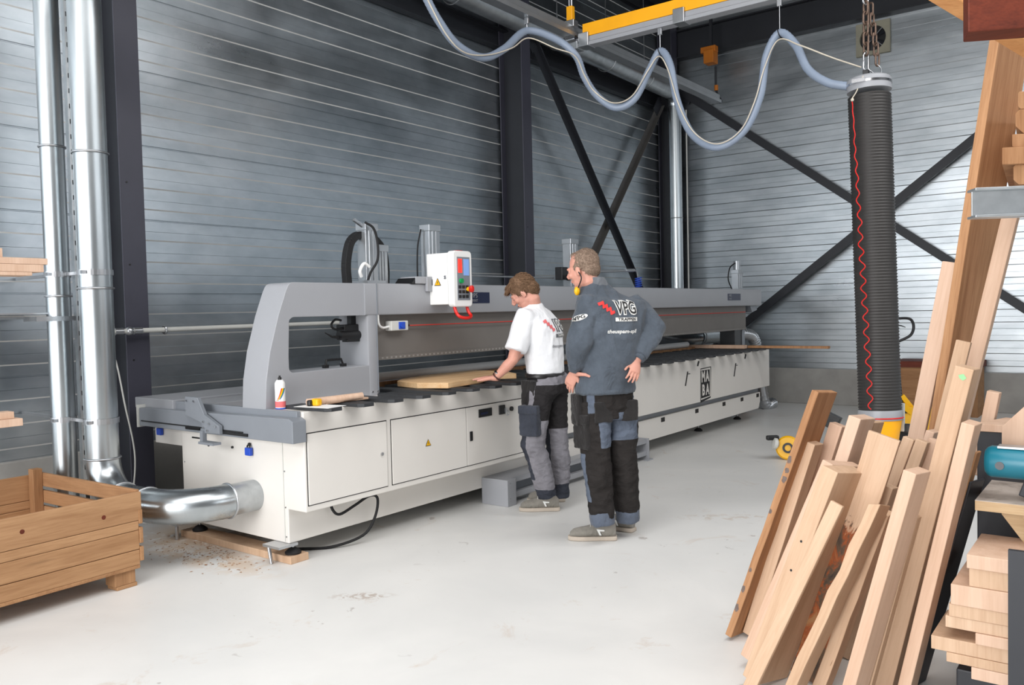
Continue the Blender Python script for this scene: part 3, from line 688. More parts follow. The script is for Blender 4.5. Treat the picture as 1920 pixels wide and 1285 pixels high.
M().bb((-5.75, 3.10, .87), (-5.26, 10.7, .945)).build('rear_tray', 'mgrey', mc, bevel=.006)
m = M()
for y in (3.8, 5.6, 7.4, 9.2): M().bb((-5.7, y, 0), (-5.62, y+.08, .87)).build('tray_leg', 'mgrey2', mc)

M().bb((-5.26, 3.15, .80), (-5.25, Y1, .87)).build('tray_flange', 'mgrey', mc)
def foot(x, y, zb, z0=.045):
    m = M(); m.lathe([(.0, z0), (.048, z0), (.050, z0+.012), (.03, z0+.03), (.012, z0+.04)], (x, y, 0), n=20); f = m.build('levelling_foot', 'rubber', mc, smooth=40)
    M().cyl((x, y, z0+.035), (x, y, zb), .008, n=10).build('threaded_rod', 'zinc', f, smooth=40)
foot(-4.15, 3.20, .12); foot(-5.15, 3.20, .12)
for y in (5.4, 7.6, 9.3, 10.5): foot(-4.28, y, .16, 0); foot(-5.15, y, .16, 0)
m = M(); m.bb((-4.26, 3.06, .105), (-4.10, 3.2, .12)); m.cyl((-4.21, 3.085, .0), (-4.235, 3.085, .105), .011, n=12); m.build('steel_stud', 'zinc', mc, smooth=40)
m = M(); m.bb((-5.30, 3.04, .105), (-5.16, 3.2, .12)); m.cyl((-5.22, 3.07, .0), (-5.22, 3.07, .105), .011, n=12); m.build('steel_stud', 'zinc', mc, smooth=40)
M().bb((-5.28, 3.135, .0), (-4.09, 3.27, .045)).build('timber_batten', 'oak', label='flat timber batten lying on the floor under the near machine foot', cat='board', bevel=.003)
pts = smooth_path([(-4.10, 3.46, .33), (-4.08, 3.46, .27), (-4.06, 3.50, .235), (-4.05, 3.62, .27), (-4.04, 3.74, .31), (-4.03, 3.80, .28), (-4.03, 3.77, .16), (-4.05, 3.68, .06), (-4.15, 3.50, .012), (-4.3, 3.35, .012)], 6)
M().tube(pts, .009, 8).build('black_cable', 'rubber', label='black cable looping out from under the near cabinet door', cat='cable', smooth=50)
# foot rail in front of the machine
fx = thing('foot_rail', (-4.0, 5.0, 0), 'grey floor rail with a box end in front of the machine behind both men', 'rail')
M().bb((-4.12, 4.99, .0), (-3.865, 5.10, .205)).build('end_box', 'mgrey', fx, bevel=.003)
m = M(); m.bb((-4.12, 5.10, .185), (-3.90, 7.28, .205)).bb((-3.912, 5.10, .165), (-3.90, 7.28, .205)); m.build('top_plate', 'mgrey', fx, bevel=.002)
M().bb((-3.94, 5.14, .045), (-3.90, 7.28, .09)).build('pedal_bar', 'mgrey', fx, bevel=.002)
M().bb((-4.12, 5.10, .0), (-4.10, 7.2, .185)).build('back_plate', 'mgrey2', fx)
m = M(); m.bb((-4.12, 7.28, .0), (-3.88, 7.30, .215)).bb((-3.90, 7.22, 0), (-3.86, 7.34, .012)); m.build('end_plate', 'mgrey', fx, bevel=.002)
m = M()
for z in (.04, .06, .15, .18): M().cyl((-3.865, 5.02, z), (-3.861, 5.02, z), .004, n=8).build('screw', 'chrome', fx)
# things on the machine
def padlock(x, y, z, label, c='blue'):
    t = thing('padlock', (x, y, z), label, 'padlock', 'blue padlocks on the machine end')
    M().bb((x-.028, y-.012, z-.06), (x+.028, y+.012, z-.01)).build('lock_body', c, t, bevel=.005)
    M().torus((x, y, z-.008), .014, .005, (0, 1, 0), 16, 8, 0, pi).build('shackle', 'black', t, smooth=60)
    M().ball((x, y+.006, z+.01), .011, 8).build('knob', 'black', t, smooth=60)
    return t
padlock(-4.47, 3.133, .69, 'blue padlock hanging on the cream end panel of the machine')
padlock(-5.53, 3.153, .74, 'blue padlock with yellow tag on the small side box behind the duct')
t = thing('spray_can', (-4.205, 3.185, .93), 'white spray paint can with a rainbow stripe on the near end of the machine', 'can')
m = M(); m.lathe([(.027, 0), (.031, .004), (.031, .155), (.029, .165), (.020, .178), (.018, .180)], (-4.205, 3.185, .93), n=28); m.build('can_body', 'white', t, smooth=35)
M().lathe([(.011, .18), (.011, .195), (.006, .197), (.006, .206)], (-4.205, 3.185, .93), n=14).build('nozzle', 'inkblack', t, smooth=35)
cx_, cy_, cr = -4.205, 3.185, .0315; cam_a = math.atan2(-cy_, -cx_)
def on_can(a, z): return (cx_+cr*cos(a), cy_+cr*sin(a), .93+z)
cols_ = [('red', 0), ('orange', 1), ('yellow', 2), ('green', 3), ('blue', 4)]
for c, i in cols_:
    m = M(); R_ = []
    for j in range(9):
        u = j/8; z = .055+.075*u; w0 = -.9+1.1*u**.6+.19*i*(.5+.5*u); m.v += [V(on_can(cam_a+w0, z)), V(on_can(cam_a+w0+.2, z))]
    for j in range(8): m.f.append((2*j, 2*j+1, 2*j+3, 2*j+2)); m.m.append(0)
    m.build('rainbow_stripe', c, t)
m = M(); m.lathe([(.0314, .014), (.0316, .014), (.0316, .050), (.0314, .050)], (-4.205, 3.185, .93), n=28, cap=False); m.build('label_band', 'inkpink', t, smooth=35)
m = M(); m.lathe([(.0314, .002), (.0318, .002), (.0318, .010), (.0314, .010)], (-4.205, 3.185, .93), n=28, cap=False); m.build('blue_band', 'blue', t, smooth=35)
m = M(); m.tube([(-4.02, 3.24, .975), (-3.93, 3.60, .985)], .022, 20); m.build('wooden_dowel', 'beech', label='round pale wooden dowel lying across the first pads', cat='dowel', smooth=40)
M().bb((-4.12, 3.35, .953), (-3.98, 3.70, .965)).build('wood_strip', 'beech', label='thin pale wood strip lying under the round dowel', cat='board', bevel=.001)
m = M(); R = Matrix.Rotation(RD(8), 3, 'Z'); m.box((-3.94, 3.27, .9535), (.27, .16, .0012), R); m.build('paper_sheet', 'paper', label='white sheet of paper lying on the first black pad', cat='paper')
t = thing('tape_measure', (-3.965, 3.275, .954), 'yellow and black tape measure on the paper sheet', 'tape measure')
M().box((-3.97, 3.27, .976), (.052, .045, .042), R).build('case', 'yellow', t, bevel=.010)
M().box((-3.995, 3.245, .972), (.03, .045, .036), R).build('grip', 'black', t, bevel=.008)
# the worked board under the man's hand
m = M(); P = [(-4.44, 4.42), (-4.18, 4.36), (-3.97, 4.46), (-4.02, 4.86), (-4.15, 5.20), (-4.02, 5.34), (-4.25, 5.50), (-4.60, 5.52), (-4.64, 5.0), (-4.58, 4.62)]
m.prism(P, 2, .954, .995); m.build('worked_board', wood('creamy_board', (238, 206, 164), (218, 170, 116), .55, .7, .1, axis='Y'), label='pale shaped board on the pads under the hand of the man in the white shirt', cat='board', bevel=.003)
# far end of the table: boards, ducts behind
M().bb((-4.75, 10.06, .956), (-4.00, 10.16, .998)).build('wooden_block', 'beech', label='thick pale wooden block across the far end of the machine table', cat='board', bevel=.002)
M().bb((-4.02, 10.22, .956), (-3.02, 10.30, .986)).build('long_lath', 'brownwood', label='brown lath sticking out past the far end of the machine table', cat='board', bevel=.002)
t = thing('rear_duct', (-5.45, 11.0, 0), 'bright galvanised duct lying behind the far end of the machine', 'duct')
pp = smooth_path([(-5.5, 9.7, 1.45), (-5.4, 10.0, 1.2), (-5.2, 10.45, 1.07), (-5.0, 10.9, 1.07)], 6)
M().tube(pp, .115, 24).build('elbow', 'duct', t, smooth=40)
M().cyl((-5.0, 10.9, 1.07), (-4.9, 12.0, 1.07), .11, n=28).build('pipe', 'duct', t, smooth=40)
m = M()
for y in (10.95, 11.5): m = M(); m.torus((-5.0+.09*(y-10.9), y, 1.07), .115, .007, (.09, 1, 0), 28, 8); m.build('clamp_ring', 'zinc', t, smooth=60)
M().tube([(-4.9, 12.0, 1.07), (-4.9, 12.0, 0)], .11, 24).build('drop_pipe', 'ductdull', t, smooth=40)
pts = smooth_path([(-4.55, 11.0, 1.08), (-4.45, 11.25, 1.10), (-4.40, 11.45, 1.0), (-4.4, 11.6, .6), (-4.35, 11.7, .08), (-4.3, 11.9, .07)], 16)
M().tube(pts, [.075+.006*(i % 2) for i in range(len(pts))], 20).build('flexible_duct', 'zinc', label='ribbed flexible metal hose hanging off the far end of the machine', cat='hose', smooth=20)
M().bb((-4.5, 11.0, .02), (-4.42, 11.25, .75)).build('hanging_board', 'brownwood', label='dusty brown board standing behind the far machine end', cat='board')
# ================================================================== timber, crate, saw table
def box_local(name, P, axis, e1, e2, L, w1, w2, mat, label, cat='plank', group=None, bev=.003, notch=None, waney=False, wob=0):
    """beam: near edge starts at P (bottom), runs along axis for L; cross-section spans e1*w1 and e2*w2"""
    Rm = Matrix((e1, e2, axis)).transposed().to_4x4(); Rm.translation = P
    me = bpy.data.meshes.new(name); n = 9 if (waney or wob) else 1
    vs_ = []; fs = []
    for j in range(n+1):
        z = L*j/n
        dx = (random.uniform(-1, 1)*.006 if (waney or wob) and 0 < j < n else 0)
        for x, y in ((0, 0), (w1, 0), (w1, w2), (0, w2)):
            ex = dx if (y == w2 and waney) else dx*.4
            vs_.append((x+ex*.5, y+ex, z+(notch[0]*x/w1+notch[1]*y/w2 if (notch and j == n) else 0)))
    for j in range(n):
        for k in range(4): a = 4*j; fs.append((a+k, a+(k+1) % 4, a+4+(k+1) % 4, a+4+k))
    fs += [(0, 3, 2, 1), (4*n, 4*n+1, 4*n+2, 4*n+3)]
    me.from_pydata(vs_, [], fs); me.materials.append(MT[mat] if isinstance(mat, str) else mat)
    ob = bpy.data.objects.new(name, me); col.objects.link(ob); ob.matrix_world = Rm
    finish(ob, None); b = ob.modifiers.new('b', 'BEVEL'); b.width = bev; b.segments = 2; b.limit_method = 'ANGLE'; b.angle_limit = RD(50)
    ORG[ob.name] = V(P); tag(ob, label, cat, group); return ob
hF = V((cF.x, cF.y, 0)).normalized(); hR = V((cr0.x, cr0.y, 0)).normalized()
def leaning(top, bot, dB, Lp, Rp, th, mat, label, group='planks leaning in the right foreground', floor=True, lf=-.2, L=None, **k):
    if dB is None: B = PZ(bot[0], bot[1], 0); dB = (B-cO).dot(cF)
    else: B = PD(bot[0], bot[1], dB)
    dT = dB
    for i in range(8): T = PD(top[0], top[1], dT); dT = dB+lf*(T.z-B.z)
    ax = (T-B).normalized()
    if L: B = T-ax*L
    elif floor: B = B-ax*(B.z/ax.z)
    th = RD(th); e1 = (hR*cos(th)+hF*sin(th)); e1 = (e1-ax*e1.dot(ax)).normalized(); e2 = ax.cross(e1).normalized()
    if e2.dot(hF) < 0: e2 = -e2
    xc = (top[0]-960)/FPX
    w2 = Lp*dT/FPX/max(.2, -(e2.dot(cR)-xc*e2.dot(cF))); w1 = Rp*dT/FPX/max(.2, e1.dot(cR)-xc*e1.dot(cF))
    if floor and not L:
        low = min(0, e1.z*w1, e2.z*w2, e1.z*w1+e2.z*w2); B = B+ax*(-low/ax.z)
    return box_local('plank', B, ax, e1, e2, (T-B).length, w1, w2, mat, label, group=group, **k)
def waney_mat():
    m = MT['oak'].copy(); m.name = 'waney_oak_with_bark'; nt = m.node_tree; b = nt.nodes['Principled BSDF']
    old = b.inputs['Base Color'].links[0].from_socket
    v = coords(nt, (5, 5, 2.2)); n = noi(nt, v, 2.4, 7, .7, 1.0)
    brk = ramp(nt, n, [(.36, rgb(50, 44, 42)), (.48, rgb(96, 76, 58)), (.54, rgb(150, 76, 34)), (.68, rgb(160, 116, 76))])
    tc = nt.nodes.new('ShaderNodeTexCoord'); sp = nt.nodes.new('ShaderNodeSeparateXYZ'); lk(nt, tc.outputs['Object'], sp.inputs[0])
    ad = nt.nodes.new('ShaderNodeMath'); ad.operation = 'MULTIPLY_ADD'; lk(nt, n, ad.inputs[0]); ad.inputs[1].default_value = .5; lk(nt, sp.outputs[2], ad.inputs[2])
    msk = ramp(nt, ad.outputs[0], [(0.0, (1, 1, 1, 1)), (.90, (1, 1, 1, 1)), (.93, (0, 0, 0, 1))]); 
    lk(nt, mixc(nt, msk, old, brk), b.inputs['Base Color']); return m
wany = waney_mat()
LN = leaning
bp_ = LN((1535, 736), (1368, 1204), None, 13, 37, 45, 'brownwood', 'rough brown plank with grey spots, leftmost of the leaning planks', wob=1)
LN((1528, 835), (1411, 1200), None, 22, 17, 44, 'oak', 'pale plank in front of the rough brown leftmost plank, its top lower')
LN((1579, 801), (1440, 1230), 3.85, 24, 11, 42, 'beech', 'pale plank just right of the tall rough brown one, ending slightly above the pale pair')
LN((1614, 787), (1468, 1240), 3.62, 23, 29, 42, 'beech', 'thick square-cut pale post with the highest top in the left half of the heap')
LN((1640, 793), (1505, 1230), 3.74, 10, 19, 40, 'oak', 'pale post hidden half behind the thick square-cut post')
LN((1562, 872), (1398, 1258), None, 20, 58, 36, 'beech', 'thin pale board lying on edge over the broad board with two nail holes')
bh = LN((1571, 887), (1418, 1285), 3.22, 30, 58, 36, 'oak', 'broad pale board with two dark nail holes in the middle left of the heap')
LN((1687, 828), (1534, 1285), 3.27, 60, 3, 50, wany, 'wide pale board with dark bark along its lower half', waney=True)
LN((1580, 951), (1420, 1285), 3.10, 23, 4, 44, 'oak', 'short cracked pale plank beside the board with bark')
LN((1651, 946), (1495, 1284), 3.05, 19, 22, 42, 'oak', 'rough-edged pale plank with a chipped sloping top', waney=True, notch=(-.01, -.02))
kn = LN((1666, 968), (1548, 1285), 3.14, 24, 15, 46, 'oak', 'pale plank with a big knot near its foot', waney=True)
LN((1718, 890), (1606, 1280), 2.95, 25, 29, 40, 'beech', 'square pale post with a clean sloping top in the middle of the heap')
LN((1720, 973), (1634, 1285), 3.04, 24, 9, 46, 'oak', 'low pale plank tucked right behind the square middle post')
gp = LN((1826, 694), (1675, 1280), 3.16, 36, 13, 46, 'oak', 'long pale plank with a green chalk mark at its top')
LN((1828, 799), (1711, 1275), 3.02, 26, 15, 46, 'beech', 'pale plank on the right edge of the heap, top below the chalk-marked one')
LN((1832, 850), (1742, 1180), 3.25, 6, 9, 45, 'brownwood', 'narrow brown lath at the far right edge of the leaning heap')
LN((1822, 905), (1722, 1250), 3.2, 5, 26, 40, 'dsteel', 'dark metal bar leaning along the right edge of the plank heap', group=None)
LN((1714, 826), (1560, 1240), 3.56, 21, 6, 46, 'oak', 'grainy pale plank, left of three ending side by side in the middle')
LN((1739, 831), (1590, 1240), 3.50, 22, 6, 46, 'oak', 'pale plank, middle of three ending side by side')
LN((1764, 829), (1622, 1240), 3.52, 22, 5, 46, 'beech', 'pale plank, right of three ending side by side')
LN((1752, 812), (1630, 1200), 3.70, 16, 14, 42, 'beech', 'small pale post peeping out behind the three level planks')
LN((1674, 917), (1560, 1240), 3.30, 22, 12, 42, 'oak', 'short pale stub wedged behind the square middle post')
LN((1798, 494), (1736, 802), 4.05, 32, 4, 46, 'beech', 'tall pale board ending half-way up, left of the tallest timber')
LN((1875, 64), (1774, 704), 3.85, 19, 57, 36, 'brownwood', 'tallest timber, pale narrow edge and broad brown side, reaching the top of the heap', lf=-.1)
LN((1908, 405), (1818, 770), 3.85, 30, 5, 46, 'beech', 'tall pale board right of the tallest timber, passing behind the steel arm')
LN((1820, 643), (1768, 850), 3.62, 28, 3, 46, 'oak', 'pale board between the two tall ones, flat top')
LN((1874, 738), (1845, 880), 3.45, 24, 5, 46, 'beech', 'short offcut standing upright beside the saw table', group=None, L=.36)
def local_on(o, u, w_, z):      # a point on the left-front face (x=0 plane) of a leaning plank
    return o.matrix_world @ V((-.0012, u, z))
MT['inkstain'] = paint('grey_stain', (112, 98, 92), .8, var=.2, vs_=60); MT['knotwood'] = paint('knot_wood', (150, 116, 84), .7, var=.3, vs_=70)
def mark(o, pts, name, mat):
    m = M(); m.add([local_on(o, u, 0, z) for u, z in pts], [tuple(range(len(pts)))]); q = m.build(name, mat, o)
    q.data.transform(o.matrix_world.to_3x3().inverted().to_4x4()); return q
bpy.context.view_layer.update()
zt_ = max(v.co.z for v in bp_.data.vertices); wv = max(v.co.y for v in bp_.data.vertices); sr = random.Random(5)
for f in (.27, .31, .345, .48, .72, .80, .88):
    r0 = sr.uniform(.008, .015)*.9; cy = wv*sr.uniform(.4, .75); P_ = []
    for a in range(10): rr = r0*sr.uniform(.7, 1.15); P_.append((min(wv-.003, max(.003, cy+rr*cos(a*pi/5))), zt_*(1-f)+1.5*rr*sin(a*pi/5)))
    mark(bp_, [(u, z) for u, z in P_], 'grey_stain', 'inkstain')
zt_ = max(v.co.z for v in kn.data.vertices); wv = max(v.co.y for v in kn.data.vertices)
mark(kn, [(wv*.45+.017*cos(a*pi/8), .20*zt_+.030*sin(a*pi/8)) for a in range(16)], 'knot', 'knotwood')
zt_ = max(v.co.z for v in bh.data.vertices); wv = max(v.co.y for v in bh.data.vertices)
for u, z in ((.55, zt_-.30), (.5, zt_-.42)):
    mark(bh, [(wv*u+.005*cos(a*pi/4), z+.005*sin(a*pi/4)) for a in range(8)], 'nail_hole', 'inkblack')
zt_ = max(v.co.z for v in gp.data.vertices); wv = max(v.co.y for v in gp.data.vertices)
mark(gp, [(wv*.25, zt_-.035), (wv*.45, zt_-.022), (wv*.7, zt_-.03), (wv*.62, zt_-.04), (wv*.4, zt_-.046)], 'chalk_mark', paint('green_chalk', (150, 205, 150), .9))
# nail holes and chalk mark as small marks on their planks
# ---- pallet crate, left foreground
cr_ = thing('pallet_crate', (-5.0, 1.6, 0), 'brown slatted wooden pallet crate standing on the floor at the left', 'crate')
Rz = Matrix.Rotation(RD(2.5), 4, 'Z'); O_ = V((-4.50, 2.42, 0))
def C3(u, v, z): return O_+V((0, 0, z))+(Rz @ V((0, -1, 0)))*u+(Rz @ V((-1, 0, 0)))*v    # u along the front to the left, v to the back
e_u = (Rz.to_3x3() @ V((0, -1, 0))); e_v = (Rz.to_3x3() @ V((-1, 0, 0)))
def cb(u0, u1, v0, v1, z0, z1, name, mat, rnd=True, dz=0):
    m = M(); P = [C3(u, v, z) for u in (u0, u1) for v in (v0, v1) for z in (z0, z1)]
    if dz: P = [p+V((0, 0, dz if i >= 4 else 0)) for i, p in enumerate(P)]
    m.add(P, [(0, 1, 3, 2), (4, 6, 7, 5), (0, 4, 5, 1), (2, 3, 7, 6), (0, 2, 6, 4), (1, 5, 7, 3)])
    o = m.build(name, mat, cr_, bevel=.004); return o
for z0, z1 in ((.12, .205), (.208, .315), (.317, .368), (.370, .53)):
    cb(-.02 if z1 > .5 else .0, 1.25, 0, .022, z0, z1, 'front_board', 'crate')
    cb(-.0, 1.25, 1.12, 1.142, z0, z1, 'back_board', 'crate')
for z0, z1 in ((.14, .22), (.24, .33), (.35, .43), (.455, .54)):
    cb(-.022, -.0, -.005 if z1 < .5 else .02, 1.16, z0, z1, 'end_board', 'crateX')
for u, v in ((0.0, .022), (0.0, 1.06), (1.15, .022), (1.15, 1.06)):
    cb(u, u+.06, v, v+.06, .12, .57 if v > 1 else .52, 'corner_post', 'crateZ')
cb(-.0, 1.25, .0, 1.14, .10, .12, 'deck_board', 'crateX')
for u in (.02, .55, 1.1):
    for v in ((.0, .5, 1.02) if u < .1 else (.45, 1.02)): cb(u, u+.12, v+.02, v+.12, .022, .10, 'pallet_block', 'crateZ')
for v in (.5, 1.04): cb(0, 1.25, v, v+.1, 0, .022, 'pallet_runner', 'crate')
cb(0.01, .13, .02, .12, 0, .022, 'pallet_runner', 'crate')
for p, z in (((.62), .45), ((.2), .43), ((.95), .16)):
    m = M(); m.cyl(C3(p, -.001, z), C3(p, .004, z), .012, n=12); m.build('knot', 'inkgrey' if False else 'redwood', cr_)
# ---- boards sticking in from the rack on the left
g2 = 'pale boards on the rack at the left edge'
def lboard(x0, y0, x1, z0, z1, label, w=.10):
    yb = PX(x1, 0.5*(482+516), x0).y
    return M().bb((x0-w, 1.2, z0), (x0, yb, z1)).build('board', 'beech', label=label, cat='board', group=g2, bevel=.002)
lboard(-4.6, 0, 90, 1.797, 1.829, 'pale board at the left edge, upper and longest of the rack pile', .16)
lboard(-4.6, 0, 82, 1.757, 1.796, 'pale board at the left edge directly under the longest one', .16)
lboard(-4.6, 0, 60, 1.738, 1.756, 'thin pale board at the left edge, lowest of the upper pile', .16)
lboard(-4.62, 0, 6, 1.83, 1.876, 'short pale block on top of the upper pile at the left edge', .12)
lboard(-4.6, 0, 30, .966, 1.004, 'pale board at the left edge at hip height', .16)
lboard(-4.63, 0, 14, 1.005, 1.04, 'brown block resting on the hip-high board at the left edge', .08)
t = thing('rack_stand', (-4.7, 1.25, 0), 'grey steel rack post carrying the boards at the left edge', 'rack')
M().bb((-5.0, 1.14, 0), (-4.92, 1.22, 2.4)).build('upright', 'mgrey2', t)
M().bb((-4.95, 1.14, .90), (-4.55, 1.30, .966)).build('rack_arm', 'mgrey2', t)
M().bb((-4.95, 1.14, 1.67), (-4.55, 1.30, 1.738)).build('rack_arm', 'mgrey2', t)
# ---- pile of short boards under the saw table
g3 = 'short pale boards piled under the saw table'
Yp = 3.12
rows = [((1820, 1253), (1820, 1276), 'low short board, bottom one in view of the pile'), ((1773, 1228), (1773, 1246), 'short board second from the bottom in view of the pile'),
        ((1744, 1200), (1744, 1221), 'longest short board, sticking out furthest left low in the pile'), ((1828, 1190), (1828, 1210), 'set-back short board above the furthest-sticking one'),
        ((1771, 1158), (1771, 1178), 'pale short board in the middle of the pile, sharply lit end'), ((1778, 1137), (1778, 1157), 'tan short board with rounded end above the sharply lit one'),
        ((1782, 1112), (1782, 1134), 'wide short board whose top face shows, upper middle of the pile'), ((1816, 1076), (1816, 1094), 'short board near the top of the pile, under the stepped one'),
        ((1812, 1036), (1812, 1062), 'topmost stepped short board of the pile')]
zprev = None; ent = []
for i, (a, b, lb) in enumerate(rows):
    pa = PY(a[0], a[1], Yp); pb = PY(b[0], b[1], Yp); ent.append([pa.x, pb.z, pa.z, lb])
zs = [0.0]+[e[2] for e in ent]
base_z = ent[0][1]
# dark block added under the pile in place of its deep shadow
M().bb((-.52, 3.2, 0), (.6, 3.75, base_z-.002)).build('shadow_block', 'dsteel', label='added dark block standing for the shadow under the pile of short boards', cat='box', bevel=.006)
zb = base_z
for i, (x0, z0, z1, lb) in enumerate(ent):
    zt = zb+min(.05, max(.026, z1-z0)); 
    if i+1 < len(ent): zt = max(zt, min(ent[i+1][1], zt+.03))
    M().bb((x0, Yp+random.uniform(0, .02), zb), (.75, Yp+random.uniform(.22, .42), zt-.0008)).build('board', random.choice(['beech', 'oak']), label=lb, cat='board', group=g3, bevel=.002)
    zb = zt
# ---- saw table
tx = thing('saw_table', (.1, 3.1, 0), 'plywood work table with sawdust on top at the right edge', 'table')
a = PD(1828, 938, 2.95); zt = a.z
M().bb((a.x, a.y, zt-.036), (a.x+1.2, a.y+.55, zt-.002)).build('tabletop', 'ply', tx)
M().bb((a.x, a.y, zt-.002), (a.x+1.2, a.y+.55, zt)).build('dusty_surface', 'dusty', tx)
m = M(); m.seg((a.x+.10, a.y+.09, zt-.036), (a.x+.32, a.y+.09, zt-.34), .07, .02, (0, 1, 0)); m.build('brace', 'ply', tx)
m = M(); m.seg((a.x+.16, a.y+.05, zt-.036), (a.x+.25, a.y+.05, zt-.36), .045, .02, (0, 1, 0)); m.build('brace', 'ply', tx)
M().bb((a.x+.25, a.y+.03, 0), (a.x+.33, a.y+.11, zt-.036)).build('leg', 'oak', tx)
M().bb((a.x+1.05, a.y+.03, 0), (a.x+1.13, a.y+.11, zt-.036)).build('leg', 'oak', tx)
M().bb((a.x+1.05, a.y+.45, 0), (a.x+1.13, a.y+.53, zt-.036)).build('leg', 'oak', tx)
M().bb((a.x+.25, a.y+.45, 0), (a.x+.33, a.y+.53, zt-.036)).build('leg', 'oak', tx)
b = PD(1890, 1000, 2.55)
m = M(); m.bb((b.x, b.y, .0), (b.x+.7, b.y+.02, zt-.06)); m.build('dark_board', 'dsteel', label='upright black board in front of the saw table at the bottom right corner', cat='board')
sw = thing('mitre_saw', (a.x+.25, a.y+.2, zt), 'teal electric mitre saw on the plywood table', 'saw')
c0 = PD(1848, 864, 2.98); r_ = .056
zc = c0.z; yc = c0.y
M().lathe([(.0, 0), (.040, .0), (.050, .008), (r_, .02), (r_, .17)], (c0.x, yc, zc), (1, 0, 0), 32).build('motor_housing', 'teal', sw, smooth=35)
M().lathe([(r_*.72, 0), (r_+.02, .01), (r_+.06, .03), (r_+.06, .06), (.0, .07)], (c0.x+.17, yc, zc+.05), (1, 0, 0), 28).build('blade_guard', 'dsteel', sw, smooth=35)
M().cyl((c0.x+.05, yc-r_+.003, zc-.005), (c0.x+.05, yc-r_-.003, zc-.005), .014, n=16).build('brush_cap', 'inkgrey', sw, smooth=40)
M().bb((c0.x+.04, yc-.03, zc+r_-.004), (c0.x+.14, yc+.03, zc+r_+.003)).build('top_plate', 'alu', sw)
m = M(); m.seg((c0.x+.17, yc, zc), (c0.x+.13, yc+.0, zt+.012), .03, .06); m.build('saw_arm', 'dsteel', sw, bevel=.004)
M().lathe([(.0, 0), (.10, 0), (.12, .016), (.0, .018)], (c0.x+.24, yc, zt), n=32).build('saw_base', 'alu', sw, smooth=40)
M().tube(smooth_path([(c0.x+.18, yc-.07, zc+.02), (c0.x+.15, yc-.13, zc-.05), (c0.x+.15, yc-.16, zt-.1), (c0.x+.16, yc-.16, zt-.22), (c0.x+.24, yc-.1, zt-.35)]), .006, 8).build('power_cord', 'rubber', sw, smooth=50)
c1 = PD(1832, 858, 3.30)
bx2 = thing('black_bin', (c1.x, c1.y, 0), 'dark green-black box behind the teal saw', 'box')
M().bb((c1.x-.0, c1.y, .5), (c1.x+.17, c1.y+.25, PD(1832, 808, 3.30).z)).build('bin_body', 'dsteel', bx2, bevel=.003)
M().bb((c1.x+.02, c1.y+.02, 0), (c1.x+.15, c1.y+.22, .5)).build('bin_stand', 'dsteel', bx2)
zt2 = PD(1832, 808, 3.30).z
m = M(); m.prism([(c1.x-.01, c1.y-.01), (c1.x+.165, c1.y-.01), (c1.x+.22, c1.y+.17), (c1.x+.07, c1.y+.24)], 2, zt2, zt2+.03); m.build('board', 'beech', label='pale board piece lying on the dark box', cat='board', bevel=.002)
m = M(); p0 = PD(1890, 800, 3.05); m.prism([(p0.x-.02, zt2-.06), (p0.x+.3, zt2-.16), (p0.x+.3, zt2+.30), (p0.x+.08, zt2+.16), (p0.x-.02, zt2+.05)], 1, p0.y, p0.y+.02); m.build('slanted_board', 'beech', label='slanted pale board rising at the right edge above the saw', cat='board', bevel=.002)
# ---- cantilever rack at the upper right with timbers on it
rk = thing('timber_rack', (.35, 3.9, 0), 'grey steel rack arm coming in at the upper right in front of the tall boards', 'rack')
A0 = PD(1821, 355, 3.3); A1 = PD(1821, 410, 3.3); h = A0.z-A1.z; dirx = (cr0*.985+hF*-.17).normalized(); dirx.z = 0
dy = V((0, 0, 1)).cross(dirx).normalized()
m = M(); Lr = .85
for zz, w, hh in ((A0.z-.005, .09, .01), (A1.z+.005, .09, .01)): m.box(V((A0.x, A0.y, zz))+dirx*Lr/2, (Lr, w, hh), Matrix((dirx, dy, V((0, 0, 1)))).transposed())
m.box(V((A0.x, A0.y, (A0.z+A1.z)/2))+dirx*Lr/2, (Lr, .008, h-.02), Matrix((dirx, dy, V((0, 0, 1)))).transposed())
m.build('rack_arm', 'ductdull', rk, bevel=.002)
pp_ = V((A0.x, A0.y, 0))+dirx*(Lr-.05)
M().bb((pp_.x-.05, pp_.y-.05, 0), (pp_.x+.05, pp_.y+.05, 4.2)).build('upright', 'dsteel', rk)
def endbeam(x0, y0, x1, y1, d, label, mat='brownwood', L=1.1, cut=.0):
    a = PD(x0, y1, d); w = (x1-x0)/FPX*d; h = (y1-y0)/FPX*d
    e = [V((0, 0, 1)), dirx]; dd = (hF*.85+hR*.54).normalized(); P = []
    R = Matrix((dirx, dd, V((0, 0, 1)))).transposed(); pts = [(0, cut), (cut, 0), (w, 0), (w, h), (cut*.5, h), (0, h-cut*.5)] if cut else [(0, 0), (w, 0), (w, h), (0, h)]
    m = M(); n = len(pts); q = [a+dirx*u+V((0, 0, v)) for u, v in pts]; q += [p+dd*L for p in q]
    m.add(q, [tuple(range(n))[::-1], tuple(range(n, 2*n))]+[(i, (i+1) % n, n+(i+1) % n, n+i) for i in range(n)])
    return m.build('timber', mat, label=label, cat='timber', group='timbers stacked on the upper right rack', bevel=.003)
endbeam(1900, 308, 1985, 347, 3.32, 'brown timber with a chamfered corner, lowest on the rack arm', cut=.02)
endbeam(1879, 277, 1985, 309, 3.30, 'brown timber end sticking out furthest left above the arm', cut=0)
endbeam(1898, 252, 1985, 276, 3.32, 'thin brown timber end above the one sticking out furthest', cut=.004)
endbeam(1904, 206, 1985, 251, 3.32, 'round-cornered reddish timber end in the middle of the rack pile', cut=.03)
endbeam(1909, 172, 1985, 205, 3.32, 'narrow brown timber end at the top of the rack pile', cut=.01)
